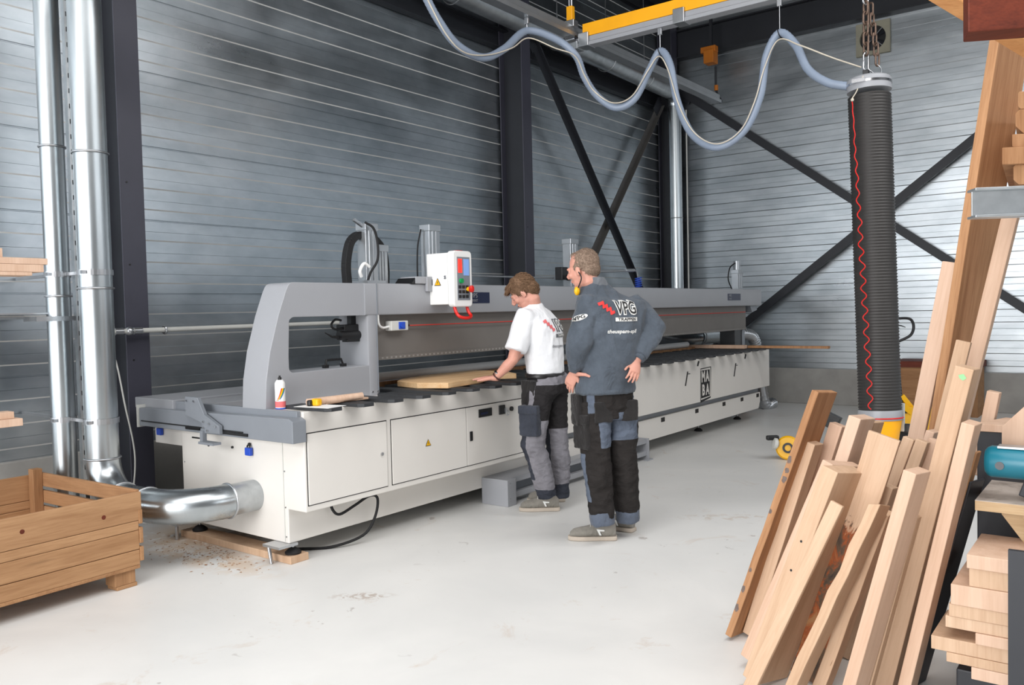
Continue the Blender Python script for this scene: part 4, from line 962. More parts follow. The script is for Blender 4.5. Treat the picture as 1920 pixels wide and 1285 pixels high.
m = M(); a = PD(1815, 60, 2.75); w_ = .7; R3 = Matrix((dirx, (hF*.93+hR*.37).normalized(), V((0, 0, 1)))).transposed()
m.box(a+R3 @ V((.35, .06, .075)), (.7, .12, .15), R3); m.build('red_timber', 'redwood', label='dark red timber crossing the top right corner', cat='timber', bevel=.004)
q_ = a+R3 @ V((.45, .06, 0)); M().bb((q_.x-.02, q_.y-.05, a.z-.06), (q_.x+.5, q_.y+.95, a.z-.001)).build('rack_arm', 'ductdull', rk)
M().bb((q_.x+.4, q_.y+.85, 0), (q_.x+.5, q_.y+.95, a.z-.06)).build('upright', 'dsteel', rk)
m = M(); a2 = PD(1768, -10, 3.1); m.seg(PD(1755, -25, 3.1), PD(1960, 100, 3.2), .09, .06); m.build('tan_timber', 'tanX', label='tan timber behind the dark red one in the top right corner', cat='timber', bevel=.003)
# ================================================================== crane, vacuum lifter, back wall things
YB = 6.5
def prof(c, w=.09, h=.085):       # outline of the hollow crane rail, open slot below
    return [(c[0]-w/2, c[1]), (c[0]-w/2, c[1]+h*.35), (c[0]-w*.28, c[1]+h*.5), (c[0]-w*.28, c[1]+h), (c[0]+w*.28, c[1]+h), (c[0]+w*.28, c[1]+h*.5), (c[0]+w/2, c[1]+h*.35), (c[0]+w/2, c[1])]
XRUN = -4.15
rn = thing('crane_runway_rail', (XRUN, 6.5, 3.97), 'grey overhead crane rail running away along the metal wall', 'crane rail')
M().prism(prof((XRUN, 3.955), .10, .10), 1, 1.0, 9.7).build('rail', 'alu', rn)
def hanger(x, y, zb, parent, name='rail_hanger'):
    o = M().bb((x-.03, y-.025, zb), (x+.03, y+.025, zb+.14)).build(name, 'orange', parent, bevel=.005)
    M().bb((x-.055, y-.04, zb-.05), (x+.055, y+.04, zb+.01)).build('hanger_clamp', 'zinc', o, bevel=.004)
    for s in (-1, 1): M().cyl((x+s*.012, y, zb+.14), (x+s*.012, y, ZC), .007, n=8).build('hanger_rod', 'zinc', o)
for y in (3.0, 6.45): hanger(XRUN, y, 4.09, rn)
br_ = thing('crane_bridge', (-3.0, YB, 3.85), 'yellow-orange crane bridge beam with light grey rail under it', 'crane')
b0 = PY(1068, 83, YB); b1 = PY(1500, 8, YB); bz = (b0.z+b1.z)/2-.04
sl = (b1.z-b0.z)/(b1.x-b0.x)
def zr(x): return b0.z
xs, xe = b0.x, -.6
ZB = PY(1180, 69, YB).z
M().prism(prof((YB, ZB), .10, .085), 0, xs, xe).build('bridge_rail', 'mgrey', br_)
M().bb((PY(1096, 60, YB).x, YB-.035, ZB+.087), (xe, YB+.035, ZB+.20)).build('orange_beam', 'orange', br_, bevel=.002)
for x in (PY(1100, 70, YB).x, PY(1278, 40, YB).x):
    M().bb((x-.05, YB-.065, ZB-.005), (x+.05, YB+.065, ZB+.115)).build('beam_clamp', 'zinc', br_, bevel=.004)
M().bb((xs-.01, YB-.06, ZB-.01), (xs+.12, YB+.06, ZB+.06)).build('rail_end_cap', 'alu', br_, bevel=.005)
tr = M().bb((XRUN-.05, YB-.10, ZB+.10), (XRUN+.05, YB+.10, 3.95)).build('bridge_trolley', 'zinc', br_, bevel=.004)
for s in (-1, 1): M().cyl((XRUN-.06, YB+s*.06, 3.93), (XRUN+.06, YB+s*.06, 3.93), .03, n=14).build('trolley_wheel', 'chrome', tr, smooth=40)
# hose trolleys
def hose_trolley(P, top, label):
    t = thing('hose_trolley', P, label, 'trolley', 'small hose trolleys under the crane rails')
    z1 = top; m = M(); m.bb((P.x-.018, P.y-.012, z1-.055), (P.x+.018, P.y+.012, z1+.0)); m.build('carrier', 'zinc', t, bevel=.003)
    M().cyl((P.x, P.y, z1-.05), (P.x, P.y, P.z+.02), .004, n=8).build('suspension_wire', 'zinc', t)
    M().torus((P.x, P.y, P.z-.005), .034, .004, (1, 0, .3), 20, 6).build('cable_tie', 'rubber', t)
h0 = PX(988, 58, XRUN); h1 = PY(1238, 96, YB-.02); h2 = PY(1462, 62, YB-.02)
hose_trolley(h0, 3.955, 'little hose trolley hanging from the rail along the wall')
hose_trolley(h1, ZB, 'little hose trolley hanging from the bridge near the orange beam end')
hose_trolley(h2, ZB, 'little hose trolley hanging from the bridge nearest the black lifting tube')
TP = PD(1629, 158, 6.0)
hp = [PX(795, -12, XRUN), PX(822, 38, XRUN), PX(858, 85, XRUN), PX(905, 108, XRUN), PX(945, 92, XRUN), h0, PX(1045, 75, -4.0), PY(1080, 105, 6.1),
      PY(1096, 145, 6.2), PY(1120, 180, 6.3), PY(1155, 202, 6.35), PY(1190, 185, 6.4), PY(1218, 130, 6.45), h1, PY(1256, 120, 6.45), PY(1270, 190, 6.4), PY(1298, 252, 6.35), PY(1345, 276, 6.3),
      PY(1395, 245, 6.35), PY(1425, 180, 6.4), PY(1437, 105, 6.45), h2, PY(1492, 85, 6.45), PY(1515, 130, 6.4), PY(1552, 155, 6.38), TP+V((-.12, -.02, .0))]
hps = smooth_path(hp, 14)
fine = []
for a, b in zip(hps, hps[1:]):
    n = max(1, int((b-a).length/.008)); fine += [a.lerp(b, i/n) for i in range(n)]
M().tube(fine, [.0295+(.0026 if i % 2 else 0) for i in range(len(fine))], 14).build('vacuum_hose', 'hose', label='blue-grey corrugated hose hanging in loops from the crane rails', cat='hose', smooth=60)
rp = [p+V((0, -.035, .01)) for p in hps]
L = len(rp)
rope = [PX(798, -8, XRUN+.03), PX(835, 62, XRUN+.04), PX(870, 98, XRUN+.04), PX(915, 103, XRUN+.04), PX(960, 90, XRUN+.04), h0+V((.03, -.02, -.07)), PX(1040, 90, -3.95), PY(1078, 105, 6.04), PY(1096, 142, 6.14), PY(1115, 172, 6.25), PY(1150, 193, 6.30), PY(1185, 180, 6.35), PY(1215, 132, 6.4), h1+V((.0, -.03, -.05)), PY(1252, 130, 6.4), PY(1274, 200, 6.35),
        PY(1303, 250, 6.3), PY(1345, 270, 6.25), PY(1388, 245, 6.3), PY(1415, 190, 6.34), PY(1434, 125, 6.4), h2+V((0, -.03, -.06)), PY(1500, 85, 6.4), PY(1560, 108, 6.4), TP+V((-.05, 0, .13))]
M().tube(smooth_path(rope, 8), .0055, 6).build('signal_line', 'rope', label='thin cream line running along the looping blue-grey hose', cat='cord', smooth=60)
# lifter tube
lt = thing('vacuum_lifter', PD(1672, 815, 6.0), 'fat black ribbed vacuum lifting tube hanging on chains with a yellow foot', 'lifter')
T0 = PD(1629, 150, 6.0); T1 = PD(1650, 768, 6.0); ax = (T1-T0); Lt = ax.length; axn = ax.normalized()
prof_ = []; n = 104
for i in range(n+1):
    z = Lt*(.05+.95*i/n); prof_.append((.1405, z-.001)); prof_.append((.1455, z+.004)); prof_.append((.1455, z+.008)); prof_.append((.1405, z+.013))
M().lathe(prof_, T0, axn, 40, cap=True).build('bellows_tube', 'bellows', lt, smooth=50)
M().lathe([(.0, -.012), (.13, -.012), (.147, 0), (.150, .012), (.150, .085), (.146, .085)], T0, axn, 40).build('top_collar', 'mgrey', lt, smooth=35)
m = M(); m.lathe([(.149, .028), (.153, .028), (.153, .045), (.149, .045)], T0, axn, 40, cap=False); m.box(T0+V((-.03, -.155, -.03)), (.09, .02, .025)); m.build('hose_clamp', 'chrome', lt, smooth=40)
m = M()
M().lathe([(.146, -.0), (.150, .02), (.148, .07), (.14, .075)], T1, axn, 40, cap=False).build('bottom_collar', 'mgrey', lt, smooth=35)
M().torus(T1+axn*.055, .151, .005, axn, 32, 6).build('red_ring', 'red', lt, smooth=60)
M().lathe([(.14, .07), (.142, .075), (.120, .20), (.11, .26), (.0, .26)], T1, axn, 40).build('yellow_foot', 'orange', lt, smooth=35)
f1 = T1+axn*.26
M().lathe([(.05, 0), (.05, f1.z-.10), (.0, f1.z-.10)], f1, (0, 0, -1), 20).build('lifter_stem', 'dsteel', lt, smooth=40)
M().lathe([(.0, .10), (.10, .10), (.16, .0), (.0, .0)][::-1], (f1.x, f1.y, 0), (0, 0, 1), 28).build('suction_cup', 'rubber', lt, smooth=40)
hb = T1+axn*.06+cr0*.16
m = M(); m.bb((hb.x-.012, hb.y-.02, hb.z-.10), (hb.x+.012, hb.y+.02, hb.z+.10)); m.build('handle_plate', 'lgrey', lt)
m = M(); m.box(hb+V((.05, .03, -.08)), (.10, .05, .06)); m.build('control_handle', 'black', lt, bevel=.006)
# spiral red cord on the tube
A = PD(1598, 190, 5.86); B = PD(1633, 768, 5.86)
pts = []
for i in range(260):
    u = i/259; amp = 0.002+.017*min(1, max(0, u-.05)*2.2); p = A.lerp(B, u); pts.append(p+cR*(amp*sin(u*2*pi*21))+cF*(.004*cos(u*40)))
M().tube(pts, .0042, 6).build('red_signal_cord', 'red', lt, smooth=60)
m = M(); m.tube(smooth_path([T0+cr0*-.09-hF*.12, T0+cr0*-.125-hF*.09+V((0, 0, -.10)), A+V((0, 0, .02)), A]), .004, 6); m.ball(A+V((0, 0, .01)), .012, 8); m.build('white_string', 'rope', lt, smooth=60)
# chains
def link(p, axis_turn, h=.085, w=.034, r=.0075, mat='chain', parent=None):
    pts = [V((w/2*cos(RD(a)), 0, (h/2-w/2)+w/2*sin(RD(a)))) for a in range(0, 181, 30)]+[V((w/2*cos(RD(a)), 0, -(h/2-w/2)+w/2*sin(RD(a)))) for a in range(180, 361, 30)]
    R = Matrix.Rotation(axis_turn, 3, 'Z'); m = M(); m.tube([V(p)+R @ q for q in pts], r, 8, closed=True)
    return m.build('chain_link', mat, parent, smooth=60)
ch = thing('lifting_chain', T0+V((0, 0, .1)), 'rusty chain with bright links carrying the black lifting tube', 'chain')
ct = PD(1624, 142, 6.0)
z = ct.z+.02
shk = M(); shk.bb((ct.x-.02, ct.y-.02, T0.z-.0), (ct.x+.02, ct.y+.02, T0.z+.07)); shk.build('swivel', 'black', ch, bevel=.004)
z = T0.z+.075
k = 0
while z < ZB+.1:
    long = k == 0
    link((ct.x, ct.y, z+(.055 if long else .04)), CA+(0 if k % 2 == 0 else pi/2)+.3, .13 if long else .092, .042, .008, 'chrome' if long or z > 3.6 else 'chain', ch)
    z += .105 if long else .073; k += 1
c2_ = PD(1645, 120, 6.0); z = T0.z+.10
M().tube(smooth_path([T0+cr0*.07, T0+cr0*.09+V((0, 0, .07)), (c2_.x, c2_.y, z+.01)]), .005, 6).build('lifting_hook', 'zinc', ch, smooth=60)
M().tube(smooth_path([T0+cr0*.07, T0+cr0*.03+V((0, 0, .05)), T0+cr0*-.01+V((0, 0, .08))]), .005, 6).build('lifting_eye', 'zinc', ch, smooth=60)
for k in range(6):
    link((c2_.x-.012*k*.7, c2_.y, z+.045+k*.073), CA+(0 if k % 2 == 0 else pi/2)+.5, .092, .036, .007, 'chain', ch)
M().bb((ct.x-.05, YB-.06, ZB-.12), (ct.x+.05, YB+.06, ZB-.005)).build('chain_trolley', 'zinc', label='zinc trolley under the bridge from which the chain hangs', cat='trolley', bevel=.005)
# ---- fan on the back wall
fc = PY(1637, 72, YW-.05); fn = thing('wall_fan', fc, 'square beige extractor fan high on the back wall', 'fan')
s_ = .225; yf = YW-.075
m = M(); ring = ring_prism([(fc.x-s_, fc.z-s_), (fc.x+s_, fc.z-s_), (fc.x+s_, fc.z+s_), (fc.x-s_, fc.z+s_)], [(fc.x+.175*cos(a*pi/12), fc.z+.175*sin(a*pi/12)) for a in range(24)], 1, yf, YW-.02)
ring.build('fan_frame', paint('beige_fan_frame', (158, 154, 136), .6), fn)
M().cyl((fc.x, YW-.022, fc.z), (fc.x, YW-.012, fc.z), .18, n=28).build('fan_back', 'black', fn)
M().cyl((fc.x, yf+.005, fc.z), (fc.x, YW-.025, fc.z), .045, n=18).build('motor_hub', 'dsteel', fn, smooth=40)
for k in range(4):
    a = pi/4+k*pi/2; M().seg((fc.x+.04*cos(a), yf+.01, fc.z+.04*sin(a)), (fc.x+.18*cos(a), yf+.01, fc.z+.18*sin(a)), .010, .008, (0, 1, 0)).build('guard_spoke', 'zinc', fn)
for k in range(6):
    a = k*pi/3+.2; P = [V((fc.x+r*cos(a+d), YW-.045+o, fc.z+r*sin(a+d))) for r, d, o in ((.045, 0, .0), (.165, .1, .0), (.16, .5, .018), (.045, .6, .018))]
    M().add(P, [(0, 1, 2, 3)]).build('fan_blade', 'dsteel', fn)
# ---- orange hoist motor and its loop of chain, high in the corner
hc = PY(1333, 102, 12.1); ho = thing('chain_hoist', hc, 'small orange electric hoist high up near the back corner', 'hoist')
M().bb((hc.x-.09, 12.02, hc.z-.14), (hc.x+.07, 12.2, hc.z+.06)).build('motor_body', 'dorange', ho, bevel=.01)
M().bb((hc.x-.15, 12.05, hc.z+.03), (hc.x+.09, 12.17, hc.z+.12)).build('trolley_block', 'dorange', ho, bevel=.01)
M().bb((hc.x-.02, 12.09, hc.z+.12), (hc.x+.02, 12.13, ZC)).build('hanger', 'dsteel', ho)
p1 = PY(1342, 125, 12.1); p2 = PY(1343, 170, 12.1); p3 = PY(1350, 192, 12.1); p4 = PY(1300, 172, 12.1); p5 = PY(1262, 135, 12.1)
M().tube(smooth_path([(p1.x, 12.1, p1.z), p2, p3, p4, p5]), .018, 8).build('cable_loop', 'dsteel', ho, smooth=60)
M().cyl(p2, p2+V((0, 0, .08)), .03, n=10).build('hook_block', 'dorange', ho, smooth=40)
# ---- pallet truck and crate by the back wall
D8 = 8.6
pt = thing('pallet_truck', PD(1715, 810, D8), 'yellow hand pallet truck with black loop handle behind the lifting tube', 'pallet truck')
q = lambda x, y, d=D8: PD(x, y, d)
m = M(); m.tube(smooth_path([q(1676, 598), q(1700, 597), q(1710, 602), q(1713, 615), q(1708, 628), q(1695, 636), q(1678, 643)], 5), .014, 10); m.build('loop_handle', 'black', pt, smooth=60)
M().tube([q(1680, 610), q(1690, 611), q(1698, 614)], [.007, .006, .003], 8).build('release_lever', 'black', pt, smooth=60)
M().seg(q(1677, 600), q(1682, 645), .03, .03).build('handle_neck', 'dsteel', pt)
M().tube([q(1680, 640), q(1690, 770)], .020, 12).build('steering_tube', 'dsteel', pt, smooth=60)
M().seg(q(1690, 742), q(1722, 782), .05, .05).build('yellow_frame', 'yellow', pt, bevel=.005)
M().seg(q(1690, 760), q(1722, 786), .10, .06).build('pump_housing', 'yellow', pt, bevel=.005)
M().seg(q(1688, 770), q(1722, 772), .06, .05).build('hydraulic_pump', 'dsteel', pt, bevel=.005)
gw = PD(1700, 800, D8); 
M().cyl((gw.x-.05, gw.y, .09), (gw.x+.05, gw.y, .09), .09, n=20).build('steering_wheel', 'rubber', pt, smooth=40)
for s in (-.2, .2): M().bb((gw.x+s-.08, gw.y+.1, .05), (gw.x+s+.08, gw.y+1.15, .10)).build('fork', 'yellow', pt, bevel=.005)
M().bb((gw.x-.28, gw.y-.02, .16), (gw.x+.28, gw.y+.12, .42)).build('fork_carriage', 'yellow', pt, bevel=.01)
c_ = PY(1683, 677, 12.0); c2 = PY(1860, 700, 12.0)
wc = thing('large_wooden_crate', (c_.x+.9, 12.2, 0), 'brown wooden crate wall with dark top edge behind the pallet truck', 'crate')
zt_ = c_.z
M().bb((c_.x-.03, 12.0, .12), (c_.x+.95, 12.03, zt_-.08)).build('front_panel', 'crateX', wc)
M().bb((c_.x-.05, 11.97, zt_-.08), (c_.x+.97, 12.55, zt_)).build('dark_lid', 'redwood', wc)
M().bb((c_.x-.03, 11.97, .0), (c_.x+.04, 12.0, zt_-.08)).build('corner_batten', 'crateZ', wc)
M().bb((c_.x+.88, 11.97, .0), (c_.x+.95, 12.0, zt_-.08)).build('corner_batten', 'crateZ', wc)
M().bb((c_.x-.03, 12.03, .12), (c_.x, 12.5, zt_-.08)).build('side_panel', 'crateX', wc)
M().bb((c_.x+.92, 12.03, .12), (c_.x+.95, 12.5, zt_-.08)).build('side_panel', 'crateX', wc)
M().bb((c_.x-.03, 12.03, .0), (c_.x+.95, 12.5, .12)).build('crate_base', 'crateX', wc)
# ---- yellow cable drum / wheel on the floor and black clamp behind the planks
yw = PZ(1478, 862, 0.0); yt = thing('yellow_tool', (yw.x, yw.y, 0), 'yellow round tool with grey hub lying on the floor behind the rough brown plank', 'tool')
cc = V((yw.x, yw.y, .115)); fd = (-hF*.9-hR*.35+V((0, 0, .1))).normalized()
M().lathe([(.0, -.05), (.10, -.05), (.115, -.035), (.115, .03), (.10, .045), (.05, .045)], cc, fd, 28).build('round_body', 'yellow', yt, smooth=35)
M().lathe([(.05, .03), (.05, .055), (.03, .055), (.03, .04), (.0, .04)], cc, fd, 20).build('hub', 'dsteel', yt, smooth=35)
M().lathe([(.03, 0), (.055, .02), (.055, .05), (.02, .06)], cc-hR*.10+V((0, 0, .04))-hF*.02, (-cr0+V((0, 0, .2))), 16).build('white_neck', 'lgrey', yt, smooth=40)
M().box(cc-hR*.15+V((0, 0, .10)), (.12, .05, .045), Matrix.Rotation(RD(40), 3, 'Z')).build('black_grip', 'black', yt, bevel=.012)
bk = PD(1560, 790, 7.0); bt = thing('black_pedal', (bk.x, bk.y, 0), 'small black bracket standing behind the thick square posts', 'bracket')
M().box(bk, (.12, .06, .12), Matrix.Rotation(RD(25), 3, 'Y')).build('bracket_head', 'black', bt, bevel=.005)
M().bb((bk.x-.015, bk.y-.015, 0), (bk.x+.015, bk.y+.015, bk.z)).build('bracket_post', 'black', bt)
# ---- dark rail high on the left wall
zz_ = PX(934, 84, XW+.15).z
m = M(); m.bb((XW+.02, 3.4, zz_), (XW+.12, 12.3, zz_+.012)).bb((XW+.02, 3.4, zz_+.012), (XW+.032, 12.3, zz_+.22)).bb((XW+.02, 3.4, zz_+.22), (XW+.12, 12.3, zz_+.232))
m.build('wall_girt', 'dsteel', label='dark steel channel running high along the left wall behind the high duct', cat='beam')
# ---- sawdust on the floor near the machine foot
m = M(); random.seed(3)
for k in range(260):
    x = random.gauss(-4.75, .33); y = random.gauss(2.98, .12)
    if y > 3.12 or x > -4.1: continue
    s = random.uniform(.004, .013); a = random.uniform(0, pi); z = .0015
    m.add([(x+s*cos(a), y+s*sin(a), z), (x-s*.4*sin(a), y+s*.4*cos(a), z+.002), (x-s*cos(a), y-s*sin(a), z), (x+s*.4*sin(a), y-s*.4*cos(a), z+.001)], [(0, 1, 2, 3)])
m.build('sawdust', 'brownwood', label='sawdust and shavings scattered on the floor by the machine foot', cat='sawdust', kind='stuff')
# ================================================================== people
def evalmesh(ob):
    dg = bpy.context.evaluated_depsgraph_get(); me = bpy.data.meshes.new_from_object(ob.evaluated_get(dg)); return me
def remesh(m, vox, sm=4, fac=.5):
    me = bpy.data.meshes.new('r'); me.from_pydata(m.v, [], m.f)
    ob = bpy.data.objects.new('r', me); col.objects.link(ob); finish(ob, None)
    r = ob.modifiers.new('r', 'REMESH'); r.mode = 'VOXEL'; r.voxel_size = vox
    if sm: s = ob.modifiers.new('s', 'SMOOTH'); s.factor = fac; s.iterations = sm
    e = evalmesh(ob); bpy.data.objects.remove(ob)
    o = M(); o.v = [v.co.copy() for v in e.vertices]; o.f = [tuple(p.vertices) for p in e.polygons]; o.m = [0]*len(o.f)
    o.n = [v.normal.copy() for v in e.vertices]; return o
def wrinkle(o, amp, sc, stretch=(1, 1, 1), seed=0):
    for i, p in enumerate(o.v):
        q = V((p.x*sc*stretch[0]+seed, p.y*sc*stretch[1], p.z*sc*stretch[2]))
        d = noise.fractal(q, 1.0, 2.0, 3)+.6*(1-abs(noise.noise(q*1.7))*2)
        o.v[i] = p+o.n[i]*amp*d
    return o
def wrinkle2(o, amp, z0, z1, sc, seed):      # extra folds in a height band
    for i, p in enumerate(o.v):
        k = max(0, min(1, (z1-p.z)/(z1-z0)))*(1 if p.z > z0-.05 else .5)
        if k > 0: o.v[i] = p+o.n[i]*amp*k*(noise.noise(V((p.x*sc+seed, p.y*sc, p.z*sc*.55))))
    return o
def panels(ob, o, fn, nclass=3):        # sewn panels: which cloth each vertex belongs to, boundaries evened out
    n = len(o.v); cl = [fn(p) for p in o.v]; adj = [set() for _ in range(n)]
    for f in o.f:
        for a, b in zip(f, f[1:]+f[:1]): adj[a].add(b); adj[b].add(a)
    for c in range(1, nclass):
        w_ = [1.0 if k == c else 0.0 for k in cl]
        for _ in range(4): w_ = [(w_[i]+sum(w_[j] for j in adj[i])/max(1, len(adj[i])))/2 for i in range(n)]
        at = ob.data.attributes.new('cloth_%d' % c, 'FLOAT', 'POINT'); at.data.foreach_set('value', w_)
def panelmat(name, cols, rough=.85):
    m, nt, b = newmat(name); v = coords(nt); n = noi(nt, v, 9, 5, .6); base = None
    for i, c in enumerate(cols):
        C = rgb(*c); lo = tuple(x*.68 for x in C[:3])+(1,); q = ramp(nt, n, [(.3, lo), (.65, C)])
        if base is None: base = q
        else:
            a = nt.nodes.new('ShaderNodeAttribute'); a.attribute_name = 'cloth_%d' % i
            base = mixc(nt, ramp(nt, a.outputs['Fac'], [(.47, (0, 0, 0, 1)), (.53, (1, 1, 1, 1))]), base, q)
    lk(nt, base, b.inputs['Base Color']); b.inputs['Roughness'].default_value = rough; b.inputs['Specular IOR Level'].default_value = .15
    w2 = noi(nt, coords(nt, (1, 1, 1.6)), 9, 4, .55, 1.4); bump(nt, b, w2, .5, .03); return m
def strands(o, fr, cnt, ln, r, seed):         # short locks lying over the hair mass
    rn_ = random.Random(seed); n0 = len(o.v); base = list(o.v); nr = list(o.n)
    for _ in range(cnt):
        i = rn_.randrange(n0); p = base[i]; nn = nr[i]; q = fr.inv(p)
        d = fr.R @ V((q.x*3+rn_.uniform(-.5, .5), (.9 if q.z > .06 and q.y > -.02 else -.5)+rn_.uniform(-.5, .5), -.8+rn_.uniform(-.4, .4)))
        d = (d-nn*d.dot(nn)).normalized(); L_ = ln*rn_.uniform(.6, 1.2)
        pts = [p-nn*.002, p+d*L_*.35+nn*.003, p+d*L_*.7+nn*.0035, p+d*L_+nn*.0005]
        o.tube(pts, [r, r*1.1, r*.8, r*.3], 5, m=0)
class Fr:                                                   # body frame: s to the wearer's right, h heading, u up
    def __init__(s, o, yaw, pitch=0, roll=0):
        h = (hF*cos(RD(yaw))+hR*sin(RD(yaw))).normalized(); r = h.cross(V((0, 0, 1))).normalized()
        R = Matrix((r, h, V((0, 0, 1)))).transposed()
        R = R @ Matrix.Rotation(RD(-pitch), 3, 'X') @ Matrix.Rotation(RD(roll), 3, 'Y'); s.R = R; s.o = V(o)
    def __call__(s, x, y, z): return s.o+s.R @ V((x, y, z))
    def inv(s, p): return s.R.transposed() @ (V(p)-s.o)
def ell_rings(m, rings, n=28):
    """rings: (centre, xdir, rx, ydir, ry)"""
    m.ringloft([[V(c)+xd*(rx*cos(2*pi*k/n))+yd*(ry*sin(2*pi*k/n)) for k in range(n)] for c, xd, rx, yd, ry in rings])
def head_mesh(fr, m, neck_to, neck_r=.058):
    B = lambda c, r, R=None: m.ball(fr(*c), r, 14, fr.R if R is None else fr.R @ R)
    B((0, -.018, .035), (.076, .096, .088)); B((0, .028, -.010), (.064, .062, .088)); B((0, .030, -.070), (.052, .050, .044))
    B((0, .066, -.098), (.022, .018, .018)); B((0, .0, -.055), (.060, .055, .05))
    m.tube([fr(0, .078, .026), fr(0, .098, .0), fr(0, .114, -.022)], [.008, .010, .012], 10); B((0, .104, -.028), (.017, .013, .008))
    for s in (-1, 1):
        B((s*.030, .077, .022), (.024, .013, .010)); B((s*.031, .072, .003), (.018, .012, .011)); B((s*.037, .066, -.022), (.024, .02, .022))
        B((s*.077, -.004, -.012), (.007, .018, .031), Matrix.Rotation(RD(-10), 3, 'X')); B((s*.074, .002, -.030), (.007, .011, .014))
    B((0, .085, -.052), (.022, .010, .006)); B((0, .083, -.064), (.018, .009, .006))
    nb = V(neck_to); m.tube([fr(0, -.030, -.02), fr(0, -.025, -.08), nb.lerp(fr(0, -.025, -.08), .3), nb], [neck_r, neck_r*.98, neck_r*1.03, neck_r*1.2], 18)
def face_bits(fr, parent):
    for s in (-1, 1):
        e = M().ball(fr(s*.031, .0735, .001), .0115, 12).build('eye', 'eyewhite', parent, smooth=60)
        M().ball(fr(s*.031, .0820, -.002), .0052, 10).build('iris', 'inkblack', e, smooth=60)
        m = M(); m.tube([fr(s*.016, .090, .021), fr(s*.032, .089, .027), fr(s*.046, .078, .023)], [.002, .0035, .002], 8); m.build('eyebrow', 'browhair', parent, smooth=60)
    m = M(); m.tube([fr(-.022, .087, -.058), fr(0, .0955, -.057), fr(.022, .087, -.058)], [.002, .0035, .002], 8); m.build('lips', 'lip', parent, smooth=60)
MT['browhair'] = paint('brow_hair', (96, 72, 54), .8)
MT['eyewhite'] = paint('eye_white', (190, 178, 168), .4)
MT['lip'] = paint('lips', (186, 110, 98), .5)
def hairmat(name, c, d):
    m, nt, b = newmat(name); v = coords(nt, (1, 1, 1)); n = noi(nt, v, 60, 4, .7, .5); n2 = noi(nt, v, 240, 2, .6)
    lk(nt, mixc(nt, .5, ramp(nt, n, [(.3, rgb(*d)), (.7, rgb(*c))]), ramp(nt, n2, [(.35, rgb(*d)), (.65, rgb(*c))])), b.inputs['Base Color'])
    b.inputs['Roughness'].default_value = .75; bump(nt, b, n2, .6, .004); return m
MT['hairbrown'] = hairmat('brown_hair', (142, 110, 82), (84, 60, 42)); MT['hairgrey'] = hairmat('short_greying_hair', (160, 138, 120), (104, 84, 70))
MT['shirt'] = cloth('white_cotton', (232, 233, 236), .85, var=.03, bmp=.22)
MT['jacket'] = cloth('blue_grey_fleece', (86, 94, 104), .95, var=.16)
MT['collar'] = cloth('grey_collar', (112, 116, 122), .9)
MT['tblack'] = cloth('black_work_trouser', (44, 42, 42), .85, var=.2)
MT['tgrey'] = cloth('blue_grey_trouser_panel', (92, 100, 114), .85, var=.14)
MT['tlgrey'] = cloth('light_grey_trouser_panel', (132, 130, 138), .85, var=.12)
MT['tnavy'] = cloth('dark_slate_pocket', (62, 66, 76), .85, var=.16)
MT['shoe'] = cloth('grey_suede_shoe', (138, 134, 126), .8, var=.12)
MT['sole'] = paint('beige_rubber_sole', (186, 174, 160), .7, var=.1)
MT['leather'] = paint('black_leather', (30, 28, 30), .4)
MT['brownstrap'] = paint('brown_leather_strap', (70, 34, 28), .5)

def hand(m, wrist, d, pn, side, curl=.25, spread=.06, L=.19, thumb=1.0, finger_curls=None):
    """wrist point, d pointing direction, pn palm normal (out of the back of the hand), side: +1 thumb towards d x pn"""
    d = d.normalized(); pn = (pn-d*pn.dot(d)).normalized(); t = d.cross(pn).normalized()*side      # t towards the thumb side
    w = V(wrist); ell = []
    for u, hw, ht in ((-.02, .026, .020), (.01, .028, .019), (.04, .038, .016), (.075, .042, .014), (.092, .038, .012)):
        ell.append((w+d*u, t, hw, pn, ht))
    ell_rings(m, ell, 16)
    lens = (.068, .078, .072, .056); offs = (.030, .010, -.010, -.029)
    for i in range(4):
        c = curl if finger_curls is None else finger_curls[i]
        dd = (d+t*(spread*(1.5-i))).normalized(); p = w+d*(.082-.004*abs(1.2-i))+t*offs[i]; pts = [p-dd*.015, p]; ang = 0
        for k, f in enumerate((.45, .30, .25)):
            ang += c*(.6 if k == 0 else 1.0); q = dd*cos(ang)-pn*sin(ang); pts.append(pts[-1]+q*lens[i]*f)
        m.tube(pts, [.0095, .0095, .0088, .0080, .0066], 10)
        m.ball(pts[-1], .0066, 8)
    b = w+d*.022+t*.024; td = (d*.72+t*.75*thumb-pn*.12).normalized()
    pts = [b-td*.012, b+td*.02, b+td*.052, b+td*.06+(d*.9-pn*.15+t*.2).normalized()*.024]
    m.tube(pts, [.013, .0125, .0105, .0082], 10); m.ball(pts[-1], .0082, 8)
